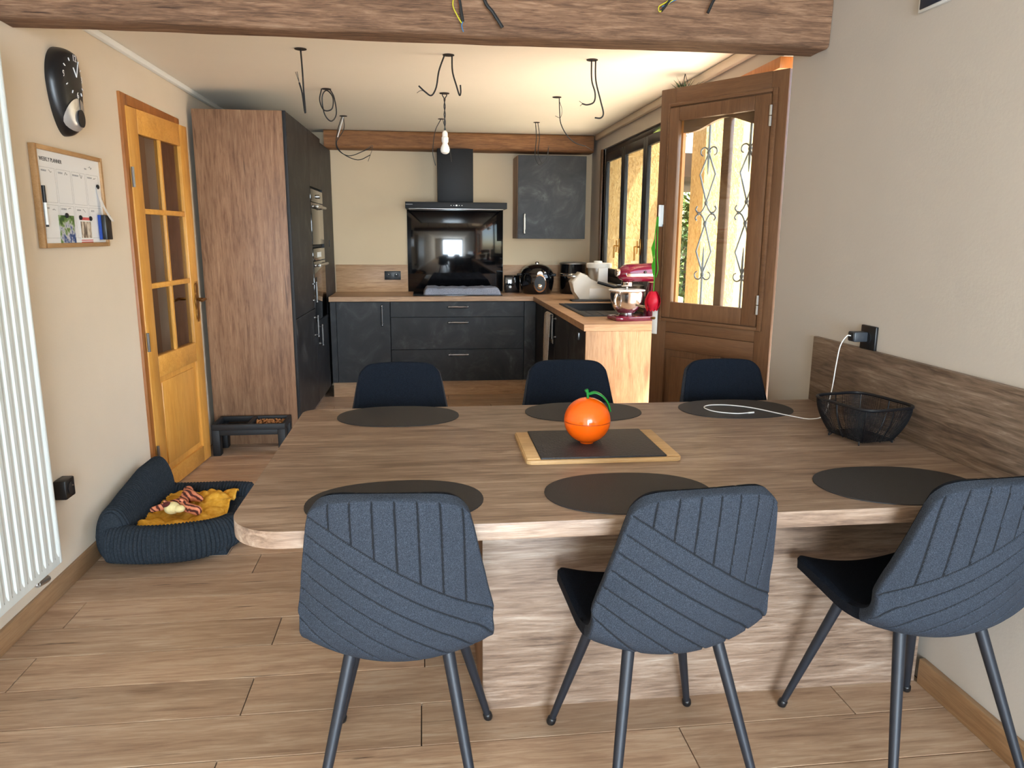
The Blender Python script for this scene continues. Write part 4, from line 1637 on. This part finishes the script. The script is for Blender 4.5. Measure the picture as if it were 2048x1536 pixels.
chairs = [(-.066, 1.790, -4.5, False, 'blue grey quilted chair in the foreground, leftmost, back to the viewer', 'near chairs with quilted backs'),
          (.597, 1.752, 5.5, False, 'blue grey quilted chair in the foreground, middle one of three', 'near chairs with quilted backs'),
          (1.326, 1.752, 4.0, True, 'blue grey quilted chair in the foreground beside the right wall', 'near chairs with quilted backs'),
          (-.108, 2.975, 181, False, 'navy chair tucked under the far left end of the table', 'far chairs behind the table'),
          (.625, 2.975, 178, False, 'navy chair across the table behind the orange container', 'far chairs behind the table'),
          (1.345, 2.945, 180, True, 'navy chair across the table in front of the oak door', 'far chairs behind the table')]
for x, y, a, mir, lb, gr in chairs:
    t = thing('dining_chair', lb, 'chair', (x, y, 0), radians(a), gr)
    link('seat', seat, t)
    link('back_cover', cover_m if mir else cover, t)
    link('under_frame', brme, t)
    for lm_, fm_ in LEGS:
        l_ = link('leg', lm_, t)
        link('foot_cap', fm_, l_)

# ------------------------------------------------------------------ left wall: radiator, clock, planner, socket
rd = thing('radiator', 'tall white ribbed panel radiator on the left wall', 'radiator', (XL, 1.62, .222))
RL, RH = 1.165, 1.815
rf = MB()
pts = []
nr = 23
for k in range(nr):
    y0 = .02 + (RL - .04) * k / nr
    wv = (RL - .04) / nr
    pts += [(y0, 0), (y0 + wv * .34, 0), (y0 + wv * .46, -.006), (y0 + wv * .88, -.006)]
pts.append((RL - .02, 0))
xf = .112
a = rf.ring([(xf + dx, y, .045) for y, dx in pts])
b = rf.ring([(xf + dx, y, RH - .045) for y, dx in pts])
rf.bridge(a, b, False)
a0 = rf.ring([(xf, y, 0) for y, dx in pts])
a1 = rf.ring([(xf, y, .028) for y, dx in pts])
b1 = rf.ring([(xf, y, RH - .028) for y, dx in pts])
b0 = rf.ring([(xf, y, RH) for y, dx in pts])
rf.bridge(a0, a1, False)
rf.bridge(a1, a, False)
rf.bridge(b, b1, False)
rf.bridge(b1, b0, False)
rf.build('front_panel', M_rad, rd, ang=25)
MB().box(.035, .080, .012, RL - .012, .004, RH - .004).build('core', M_rad, rd)
for y0, y1 in ((0, .0185), (RL - .0185, RL)):
    MB().box(.03, xf + .002, y0, y1, -.002, RH + .002, .006).build('side_cover', M_rad, rd)
MB().box(.03, xf, .02, RL - .02, RH - .002, RH + .006, .002).build('top_grille', M_rad, rd)
vm = MB()
vm.tube([(.075, RL - .12, -.004), (.075, RL - .12, -.035)], .010, 10)
vm.tube([(.075, RL - .12, -.035), (.075, RL - .05, -.045)], [.012, .014], 10)
vm.tube([(.06, RL - .12, -.03), (.002, RL - .12, -.03)], .009, 10)
vm.build('valve', M_steelb, rd)
for y in (.25, RL - .25):
    MB().box(.001, .036, y - .02, y + .02, .3, RH - .3).build('bracket', M_rad, rd)

outlet_b = thing('surface_socket', 'black surface mounted socket box low on the left wall', 'socket', (XL, 3.045, .425), 0)
MB().box(0, .048, -.040, .040, -.040, .040, .006).build('box', M_black, outlet_b)
MB().lathe([(.024, .048), (.026, .052), (.022, .053)], (0, 0, 0), 24, axis='x').build('socket_ring', M_blackm, outlet_b)
MB().tube([(.05, 0, .011), (.058, 0, .011)], .0024, 8).build('pin', M_chrome, outlet_b)

ck = thing('wall_clock', 'black egg shaped pendulum clock on the left wall', 'clock', (XL, 3.44, 1.835))


def egg_w(z):
    t = z / .35
    return .118 * max(0, (1 - abs(2 * t - 1.12) ** 2.3 / (1.12 ** 2.3 if t < .56 else .88 ** 2.3))) ** .5 * (.82 + .18 * min(1, t * 1.7))


cm = MB()
rows = []
NZ, NA_ = 60, 36
for j in range(NZ + 1):
    z = .35 * (.5 - .5 * cos(pi * j / NZ))
    w_ = egg_w(z)
    dmax = .072 * min(1, (w_ / .07)) ** .8
    rows.append(cm.ring([(dmax * sin(pi * k / NA_) ** .8, -w_ * cos(pi * k / NA_), z) for k in range(NA_ + 1)]))
    if j:
        cm.bridge(rows[-2], rows[-1], False)
cm.build('case', M_blackm if False else plain('clock_black', (22, 22, 24), .35), ck, ang=60)


def dome_x(y, z):
    w_ = egg_w(z)
    dmax = .072 * min(1, (w_ / .07)) ** .8
    c = max(-1, min(1, y / max(w_, 1e-4)))
    return dmax * (1 - c * c) ** .4


dm = MB()
ND = 24
rings = []
for j in range(17):
    r_ = .066 * j / 16 + .0005
    rings.append(dm.ring([(dome_x(-.012 + r_ * cos(2 * pi * k / ND), .085 + r_ * .98 * sin(2 * pi * k / ND)) + .004, -.012 + r_ * cos(2 * pi * k / ND), .085 + r_ * .98 * sin(2 * pi * k / ND)) for k in range(ND)]))
    if j:
        dm.bridge(rings[-2], rings[-1])
dm.build('pendulum_window', plain('satin_silver', (205, 203, 200), .35, .7), ck, recalc=False)
MB().lathe([(.030, .074), (.031, .080), (.0, .082)], (0, -.008, .072), 24, sy=1.15, axis='x', capt=False).build('pendulum', M_black, ck)
MB().box(.074, .078, -.011, -.005, .097, .150, .001).build('pendulum_rod', M_black, ck)
DC = (-.008, .235)
for k in range(12):
    a = pi / 2 - k * pi / 6
    y, z = DC[0] + .072 * cos(a), DC[1] + .072 * sin(a)
    x = dome_x(y, z) + .0012
    if k % 3 == 0:
        mt_ = Matrix(((0, 0, 1, x), (1, 0, 0, y), (0, 1, 0, z), (0, 0, 0, 1)))
        text_mesh({0: '12', 3: '3', 6: '6', 9: '9'}[k], .036, 'numeral', M_label, ck, mt_)
    else:
        q = (cos(a) * .006, sin(a) * .006)
        MB().tube([(x, y - q[0], z - q[1]), (x, y + q[0], z + q[1])], .0022, 6).build('hour_mark', M_label, ck)
xh = dome_x(DC[0], DC[1]) + .003
for a, L, w_ in ((radians(125), .040, .0022), (radians(68), .058, .0018)):
    MB().tube([(xh, DC[0], DC[1]), (xh, DC[0] + L * cos(a), DC[1] + L * sin(a))], w_, 6).build('hand', M_label, ck)

pl_ = thing('weekly_planner', 'oak framed white weekly planner board on the left wall', 'planner board', (XL, 3.425, 1.38))
PWD, PHT = .305, .395
for y0, y1, z0, z1 in ((-PWD, -PWD + .018, 0, PHT), (PWD - .018, PWD, 0, PHT), (-PWD + .018, PWD - .018, 0, .018), (-PWD + .018, PWD - .018, PHT - .018, PHT)):
    MB().box(0.0005, .024, y0, y1, z0, z1, .0015).build('frame_bar', M_boardf, pl_)
MB().box(.006, .014, -PWD + .018, PWD - .018, .018, PHT - .018).build('whiteboard', M_paper, pl_)
px = .0144


def tmx(y, z):
    return Matrix(((0, 0, 1, px), (1, 0, 0, y), (0, 1, 0, z), (0, 0, 0, 1)))


text_mesh('WEEKLY PLANNER', .022, 'print', M_ink, pl_, tmx(-.165, .343))
text_mesh('WEEK', .008, 'print', M_inkl, pl_, tmx(.145, .335))


def scribble(y, z, s=1.0, seed=0):
    r_ = random.Random(seed)
    pts = [(px, y + i * .005 * s, z + r_.uniform(-.006, .006) * s) for i in range(5)]
    MB().tube(smooth_path(pts, 3), .0008, 4).build('handwriting', M_ink, pl_)


days = ['MONDAY', 'TUESDAY', 'WEDNESDAY', 'THURSDAY', 'FRIDAY', 'SATURDAY', 'SUNDAY', 'NOTES']
ln = MB()
for r in range(2):
    ztop = .312 if r == 0 else .168
    zbot = .178 if r == 0 else .038
    for c in range(4):
        y0 = -.265 + c * .136
        for bx in ((y0, y0 + .124, ztop, ztop + .0008), (y0, y0 + .124, zbot, zbot + .0008), (y0, y0 + .0008, zbot, ztop), (y0 + .123, y0 + .124, zbot, ztop)):
            ln.box(px - .0003, px, *bx)
        text_mesh(days[r * 4 + c], .0095, 'print', M_inkl, pl_, tmx(y0 + .034, ztop - .013))
        if r * 4 + c < 7:
            scribble(y0 + .072, ztop - .013, 1.2, r * 4 + c)
scribble(.175, .342, 1.6, 33)
ln.build('ruled_lines', M_inkl, pl_)


def onboard(name, label, cat, y, z, group=None):
    return thing(name, label, cat, (XL + px + .0004, 3.425 + y, 1.38 + z), 0, group)


mk = onboard('marker_pen', 'white marker with black cap clipped on the left of the planner', 'marker', -.262, .09)
MB().tube([(.006, 0, 0), (.006, 0, .085)], .0055, 12).build('barrel', M_white, mk)
MB().tube([(.006, 0, .085), (.006, 0, .15)], .0065, 12).build('cap', M_black, mk)
MB().tube([(.006, 0, -.008), (.006, 0, 0)], .005, 12).build('end_plug', M_black, mk)
p1_ = tag(MB().box(0, .0008, -.068, .068, 0, .112).build('photo_print', noise_mat('photo_leaves', [(.3, (20, 26, 22)), (.42, (60, 96, 40)), (.5, (120, 150, 80)), (.56, (200, 200, 205)), (.64, (60, 90, 150)), (.75, (30, 40, 60))], 16, 3, .3, 0)), 'collage photo of greenery pinned on the planner', 'photo')
p1_.location = (XL + px + .0006, 3.425 - .085, 1.38 + .018)
p2_ = thing('pinned_card', 'card with red borders and dark tree trunks pinned on the planner', 'card', (XL + px + .0006, 3.425 + .09, 1.38 + .016))
MB().box(0, .0008, -.058, .058, 0, .112).build('card', M_white, p2_)
MB().box(.0008, .0011, -.05, .05, .022, .092).build('picture', noise_mat('photo_trunks', [(.35, (60, 50, 42)), (.48, (150, 130, 110)), (.56, (226, 214, 196))], 30, 3, .4, .4, 0, (1, 3.2, .5)), p2_)
for z in (.002, .010, .098):
    MB().box(.0008, .0011, -.058, .058, z, z + (.004 if z < .09 else .012)).build('red_stripe', plain('red_print', (214, 92, 92), .5), p2_)
for y, z, lb in ((-.085, .130, 'round black magnet above the greenery photo'), (.040, .124, 'round black magnet at the left corner of the red bordered card'), (.138, .122, 'round black magnet at the right corner of the red bordered card'), (.245, .265, 'round black magnet holding the paper strip on the planner')):
    m_ = onboard('magnet', lb, 'magnet', y, z, 'black magnets on the planner')
    MB().lathe([(.010, .0008), (.0105, .005), (.008, .008)], n=18, axis='x').build('disc', M_black, m_)
ps = MB()
ps.grid(lambda u, v: (.004 + .045 * v * v, -.014 + .028 * u + .02 * v, -.15 * v), 2, 10)
o = ps.build('paper_strip', M_paper, recalc=False)
o.location = (XL + px, 3.425 + .243, 1.38 + .262)
tag(o, 'curling white paper strip hanging from the planner magnet', 'paper')
er = onboard('board_eraser', 'blue and black felt eraser on the right edge of the planner', 'eraser', .238, .03)
MB().box(0.0005, .014, -.02, .045, 0, .11, .002).build('felt', plain('eraser_blue', (28, 62, 140), .8), er)
MB().box(.0145, .034, -.02, .045, 0, .11, .003).build('back', M_black, er)

# dark recessed box at the top of the right wall
nb = thing('wall_box', 'dark navy box with white edge high on the right wall', 'wall box', (XR, 2.32, 2.152))
MB().box(-.012, 0, -.17, .09, 0, .30, .002).build('edge', M_white, nb)
MB().box(-.016, -.012, -.162, .078, .008, .29, .001).build('panel', plain('navy_panel', (34, 46, 66), .4), nb)

# ------------------------------------------------------------------ dog bed, blanket, toy
db = thing('dog_bed', 'charcoal corduroy dog bed with bolsters by the left wall', 'dog bed', (-1.185, 3.58, 0))


def bolster(name, path, rw, rh, rib=.009, ribs=60, taper=.25, lean=None):
    """soft ribbed bolster swept along a floor path; rh = half height list"""
    P = smooth_path(path, 110)
    mb = MB()
    prev = None
    N = len(P)
    L = 0
    for i, p in enumerate(P):
        if i:
            L += (P[i] - P[i - 1]).length
        t = i / (N - 1)
        tn = (P[min(i + 1, N - 1)] - P[max(i - 1, 0)])
        tn.z = 0
        tn.normalize()
        sd = Vector((-tn.y, tn.x, 0))
        e = min(1, t / .07, (1 - t) / .07)
        e = .35 + .65 * sqrt(max(0, 1 - (1 - e) ** 2))
        w_ = rw * e
        h_ = (rh(t) if callable(rh) else rh) * (.85 + .15 * e)
        bumpy = rib * abs(sin(L * pi / .0165)) + .006 * noise.noise(Vector((L * 5, p.x * 3, 2)))
        ring = []
        n = 26
        for k in range(n):
            a = 2 * pi * k / n
            ca, sa = cos(a), sin(a)
            rr = 1 + bumpy / .06
            lat = w_ * math.copysign(abs(ca) ** .75, ca) * rr * (1 - .25 * max(0, sa))
            zz = h_ + (h_ - .002) * math.copysign(abs(sa) ** .8, sa) * (1 + .5 * bumpy / .06 if sa > 0 else 1)
            ring.append(p + sd * lat + Vector((0, 0, zz)))
        ring = mb.ring(ring)
        if prev:
            mb.bridge(prev, ring)
        else:
            mb.cap(ring, True)
        prev = ring
    mb.cap(prev)
    return mb.build(name, M_cord, db, ang=80)


bolster('back_bolster', [(-.205, -.34, 0), (-.212, -.1, 0), (-.212, .15, 0), (-.205, .32, 0)], .068, lambda t: .118 + .03 * min(1, t * 1.6))
bolster('arm_bolster', [(-.235, -.315, 0), (-.05, -.345, 0), (.12, -.325, 0), (.225, -.24, 0), (.27, -.12, 0)], .058, lambda t: .085 - .03 * max(0, t - .5))
bolster('arm_bolster', [(-.19, .335, 0), (.0, .330, 0), (.14, .325, 0), (.262, .30, 0)], .055, lambda t: .070)
cu = MB()


def cuf(u, v):
    x, y = -.17 + .44 * u, -.30 + .60 * v
    e = min(1, min(u, 1 - u) / .12, min(v, 1 - v) / .1)
    h = .085 * sqrt(max(0, 1 - (1 - e) ** 2)) + .004 * noise.noise(Vector((x * 9, y * 9, 0))) * e
    return (x, y, .003 + h + .0018 * abs(sin(y * pi / .0165)) * e)


cu.grid(cuf, 40, 150)
cu.build('cushion', M_cord, db, recalc=False, ang=80)
bl_ = MB()


def blf(u, v):
    # rotated quad covering the cushion
    x = -1.365 + .40 * u - .02 * v + .015 * noise.noise(Vector((u * 3, v * 3, 7)))
    y = 3.30 + .54 * v + .03 * u * (1 - v) + .02 * noise.noise(Vector((u * 4, v * 3, 3)))
    z = .098 + .050 * abs(noise.noise(Vector((x * 9, y * 7, 5)))) + .026 * abs(noise.noise(Vector((x * 20 + y * 12, y * 9 - x * 6, 2)))) + .026 * exp(-((u - .75) ** 2 + (v - .72) ** 2) / .05)
    return (x, y, z)


bl_.grid(blf, 50, 60)
o = bl_.build('blanket', M_blank, recalc=False, ang=90)
m_ = o.modifiers.new('s', 'SOLIDIFY')
m_.thickness = .008
m_.offset = 1
tag(o, 'crumpled mustard yellow fleece blanket in the dog bed', 'blanket')


def skin(name, verts, edges, radii, mat, parent, lv=2):
    me = bpy.data.meshes.new(name)
    me.from_pydata(verts, edges, [])
    o = link(name, me, parent)
    sk_ = o.modifiers.new('skin', 'SKIN')
    sk_.use_smooth_shade = True
    for i, r_ in enumerate(radii):
        me.skin_vertices[0].data[i].radius = (r_, r_) if not isinstance(r_, tuple) else r_
    me.skin_vertices[0].data[0].use_root = True
    sb_ = o.modifiers.new('sub', 'SUBSURF')
    sb_.levels = lv
    sb_.render_levels = lv
    dg = bpy.context.evaluated_depsgraph_get()
    m2 = bpy.data.meshes.new_from_object(o.evaluated_get(dg))
    o.modifiers.clear()
    o.data = m2
    m2.materials.clear()
    m2.materials.append(mat)
    m2.shade_smooth()
    return o


m_t, nt, p_ = newmat('tiger_plush')
wv = nd(nt, 'ShaderNodeTexWave', wave_type='BANDS', bands_direction='DIAGONAL', in_Scale=17, in_Distortion=7, in_Detail=2)
nt.links.new(coords(nt), wv.inputs[0])
rr_ = nd(nt, 'ShaderNodeValToRGB')
setramp(rr_, [(.30, lin(80, 36, 28)), (.42, lin(206, 118, 84)), (1, lin(220, 140, 104))])
nt.links.new(wv.outputs[0], rr_.inputs[0])
nt.links.new(rr_.outputs[0], p_.inputs['Base Color'])
p_.inputs['Roughness'].default_value = .95
ty = thing('plush_tiger', 'flattened orange striped plush tiger toy on the yellow blanket', 'dog toy', (-1.19, 3.56, .136))
V = [(0, .03, .022), (.005, .09, .026), (-.01, .15, .024), (-.02, .19, .03), (.0, -.03, .024), (.05, -.07, .024), (.095, -.10, .022), (.125, -.125, .02), (-.05, -.02, .022), (-.09, -.05, .018), (-.12, -.07, .016), (.05, .08, .022), (.085, .045, .02), (-.005, -.06, .028)]
Ed = [(0, 1), (1, 2), (2, 3), (0, 4), (4, 5), (5, 6), (6, 7), (4, 8), (8, 9), (9, 10), (1, 11), (11, 12), (4, 13)]
Rd = [.026, .03, .026, .028, .028, .025, .024, .026, .02, .016, .012, .02, .016, .03]
skin('body', V, Ed, Rd, m_t, ty)
MB().sphere((-.01, -.092, .032), .034, 18, 12, (1.05, 1.1, .85)).build('head', plain('cream_plush', (226, 208, 150), .95, var=.12, scale=60), ty)
MB().sphere((-.028, -.100, .052), .017, 14, 8, (1.2, 1.2, .7)).build('mouth_patch', plain('maroon_plush', (84, 26, 22), .95), ty)
MB().sphere((.028, -.108, .032), .022, 14, 8, (1.2, 1, .8)).build('muzzle', plain('cream_plush', (226, 208, 150), .95), ty)
for y in (-.06, -.05):
    MB().sphere((-.05 if y < -.055 else .02, y, .05), .011, 10, 6, (1, .6, 1)).build('ear', m_t, ty)

# ------------------------------------------------------------------ raised pet feeder
pf_ = thing('pet_feeder', 'black raised pet feeder with two bowls against the wood cabinet side', 'pet feeder', (-1.165, 5.0, 0))
FW, FD, FH = .235, .125, .212
tp = MB()
for bx in ((-FW, FW, -FD, -FD + .022), (-FW, FW, FD - .022, FD), (-FW, -FW + .022, -FD + .022, FD - .022), (FW - .022, FW, -FD + .022, FD - .022), (-.014, .014, -FD + .022, FD - .022)):
    tp.box(bx[0], bx[1], bx[2], bx[3], FH - .04, FH, .004)
tp.build('top_frame', M_blackm, pf_)
for x in (-FW, FW - .05):
    for y in (-FD, FD - .06):
        MB().box(x, x + .05, y, y + .06, 0, FH - .038, .005).build('leg', M_blackm, pf_)
MB().box(-FW + .05, FW - .05, FD - .05, FD - .035, .10, FH - .04, .002).build('rear_apron', M_blackm, pf_)
MB().box(-FW + .05, FW - .05, -FD + .006, -FD + .016, FH - .075, FH - .04, .002).build('front_apron', M_blackm, pf_)
for x0, x1 in ((-FW + .022, -.014), (.014, FW - .022)):
    MB().box(x0, x1, -FD + .022, FD - .022, FH - .05, FH - .044).build('bowl', M_blackg, pf_)
kb = MB()
rk = random.Random(11)
for k in range(260):
    x, y = rk.uniform(.024, FW - .034), rk.uniform(-FD + .034, FD - .034)
    z = FH - .040 + rk.uniform(0, .036) * (1 - (abs(y) / FD) ** 2)
    kb.sphere((x, y, z), .0075, 6, 4, (1, 1, .7))
o = kb.build('kibble', M_kib, None)
o.location = (-1.165, 5.0, 0)
tag(o, 'brown kibble filling the right bowl of the pet feeder', 'pet food', kind='stuff')

# ------------------------------------------------------------------ ceiling cables
ZK = ZC


def cable_group(label, hole, strands, ring=.030):
    """hole: (x, y); strands: list of (material, radius, [(dx, dy, dz)...])"""
    t = thing('ceiling_cable', label, 'cable', (hole[0], hole[1], ZK - .0005), 0, 'loose cables in the kitchen ceiling')
    hl_ = MB()
    hl_.lathe([(ring, -.0005), (ring, -.003), (ring * .86, -.003), (ring * .86, -.001)], n=24, capb=False, capt=False)
    hl_.lathe([(ring * .86, -.0012), (ring * .86, -.0016)], n=24)
    hl_.build('hole_rim', M_gap, t)
    for m, r, pts in strands:
        MB().tube(smooth_path(pts, 6), r, 7).build('wire', m, t)
    return t


K = M_cable
cable_group('single straight black ceiling cable with frayed tip at far left front', (-.594, 4.05), [(K, .0042, [(0, 0, 0), (.004, 0, -.10), (.006, 0, -.20), (.010, 0, -.295), (.006, 0, -.293), (-.002, 0, -.21), (-.014, 0, -.16)]), (M_copw, .0015, [(-.014, 0, -.16), (-.03, 0, -.11)]), (M_copw, .0015, [(-.014, 0, -.16), (-.022, 0, -.108)])])
cable_group('black ceiling cable coiled in two loops near the tall cupboards', (-.597, 5.09), [(K, .004, [(-.03, 0, 0), (-.045, 0, -.07), (-.02, 0, -.13), (.03, 0, -.12), (.038, 0, -.05), (.0, 0, -.01), (-.03, .01, -.05), (-.02, .01, -.15), (.02, .01, -.195), (.055, .01, -.15), (.045, .01, -.05), (.02, 0, 0)])])
cable_group('tangled thin ceiling cables in front of the rear beam at left', (-.605, 6.19), [(K, .0032, [(0, 0, 0), (.0, 0, -.10), (-.06, 0, -.20), (-.02, 0, -.28), (.10, 0, -.33), (.20, 0, -.29)]), (K, .0032, [(-.01, 0, 0), (-.05, 0, -.12), (-.06, 0, -.24), (.03, 0, -.30), (.15, 0, -.26), (.21, 0, -.23)]), (M_cablew, .004, [(.0, 0, -.01), (-.03, 0, -.10), (-.05, 0, -.16)]), (M_copw, .002, [(.15, 0, -.26), (.22, 0, -.22), (.18, 0, -.34)])])
cable_group('pair of spread black ceiling cables in the middle near the front', (.145, 4.07), [(K, .0042, [(-.02, 0, 0), (-.05, 0, -.08), (-.065, 0, -.16), (-.09, 0, -.20), (-.12, 0, -.185), (-.155, 0, -.155)]), (M_copw, .0015, [(-.125, 0, -.18), (-.145, 0, -.178), (-.165, 0, -.190)]), (K, .0042, [(.018, 0, 0), (.02, 0, -.08), (.04, 0, -.15), (.055, 0, -.195), (.062, 0, -.18), (.060, 0, -.145)])])
cable_group('pair of black ceiling cables ending in a hook at right front', (.90, 4.07), [(K, .0042, [(-.004, 0, 0), (.0, 0, -.10), (.02, 0, -.165), (.015, 0, -.21), (-.02, 0, -.225), (-.05, 0, -.22)]), (M_copw, .0015, [(-.045, 0, -.22), (-.065, 0, -.208)]), (M_copw, .0015, [(-.045, 0, -.22), (-.06, 0, -.232)]), (K, .0042, [(.018, 0, 0), (.022, 0, -.10), (.05, 0, -.20), (.068, 0, -.265), (.055, 0, -.29), (.022, 0, -.29)])])
cable_group('thin ceiling cable trailing to the right near the window', (.905, 5.15), [(K, .0035, [(.015, 0, 0), (.02, 0, -.10), (.03, 0, -.17), (.07, 0, -.24), (.13, 0, -.29), (.20, 0, -.31)]), (M_copw, .0018, [(.20, 0, -.31), (.25, 0, -.335)]), (M_copw, .0018, [(.015, 0, -.02), (.035, 0, -.08), (.025, 0, -.13), (-.01, 0, -.12)])])
cable_group('looped ceiling cable in front of the wall cupboard', (.938, 6.28), [(K, .0035, [(-.01, 0, 0), (.0, 0, -.12), (-.01, 0, -.26), (.03, 0, -.335), (.09, 0, -.28), (.10, 0, -.20)]), (K, .003, [(.01, 0, 0), (.025, 0, -.12), (.015, 0, -.25), (.05, 0, -.33)]), (M_copw, .002, [(.09, 0, -.28), (.105, 0, -.18)])], .026)
cable_group('small ceiling cable directly behind the bare bulb', (.158, 6.22), [(K, .003, [(0, 0, 0), (-.05, 0, -.10), (-.07, 0, -.26), (-.05, 0, -.36)]), (M_copw, .002, [(.01, 0, 0), (.06, 0, -.18), (.08, 0, -.33)])], .026)

bb = thing('bare_bulb', 'white bare light bulb hanging from twisted cable in the kitchen', 'light bulb', (.154, 5.125, 1.966))
HB = ZC - 1.966
MB().lathe([(.0005, 0), (.014, .002), (.027, .012), (.031, .028), (.027, .046), (.019, .062), (.016, .072)], n=28, capb=False).build('bulb', plain('bulb_opal', (240, 238, 230), .3), bb)
MB().lathe([(.018, .072), (.022, .078), (.023, .105), (.018, .112), (.018, .135), (.012, .145), (.006, .150)], n=24).build('socket', M_whitem, bb)
for s in (-1, 1):
    MB().tube([(s * .004 * cos(k * .9) + s * (.012 if k > 14 else 0), s * .004 * sin(k * .9), .148 + (HB - .1485) * k / 16) for k in range(17)], .0035, 7).build('wire', K, bb)
MB().lathe([(.032, HB - .0005), (.032, HB - .004), (.02, HB - .004)], n=24, capb=False).build('ceiling_rim', M_gap, bb)

# cables dangling in front of the big beam
fc = thing('dangling_cable', 'black and coloured wires dangling over the beam front, left bundle', 'cable', (.20, 2.925, ZC2 - .0005), 0, 'cables over the front beam')
for m, r, pts in ((K, .006, [(-.055, 0, 0), (-.06, 0, -.14), (-.05, 0, -.22), (-.042, 0, -.27)]), (M_cabley, .0022, [(-.06, 0, -.15), (-.078, 0, -.21), (-.062, 0, -.25), (-.046, 0, -.275)]), (M_cableb, .0022, [(-.042, 0, -.27), (-.046, 0, -.285), (-.04, 0, -.305)]), (M_cabler, .0022, [(-.06, 0, -.14), (-.058, 0, -.2), (-.045, 0, -.26)]), (K, .0065, [(.02, 0, 0), (.035, 0, -.18), (.07, 0, -.235), (.105, 0, -.285)])):
    MB().tube(smooth_path(pts, 6), r, 8).build('wire', m, fc)
fc = thing('dangling_cable', 'black wires with a yellow loop over the beam front, right bundle', 'cable', (1.02, 2.925, ZC2 - .0005), 0, 'cables over the front beam')
for m, r, pts in ((K, .005, [(-.04, 0, 0), (-.055, 0, -.12), (-.085, 0, -.17), (-.112, 0, -.205)]), (M_cabley, .002, [(-.06, 0, -.14), (-.09, 0, -.17), (-.122, 0, -.19), (-.118, 0, -.208), (-.10, 0, -.19), (-.05, 0, -.15)]), (M_cableb, .002, [(-.11, 0, -.19), (-.06, 0, -.165), (-.01, 0, -.15)]), (K, .0055, [(.10, 0, 0), (.105, 0, -.12), (.085, 0, -.17), (.07, 0, -.205)])):
    MB().tube(smooth_path(pts, 6), r, 8).build('wire', m, fc)
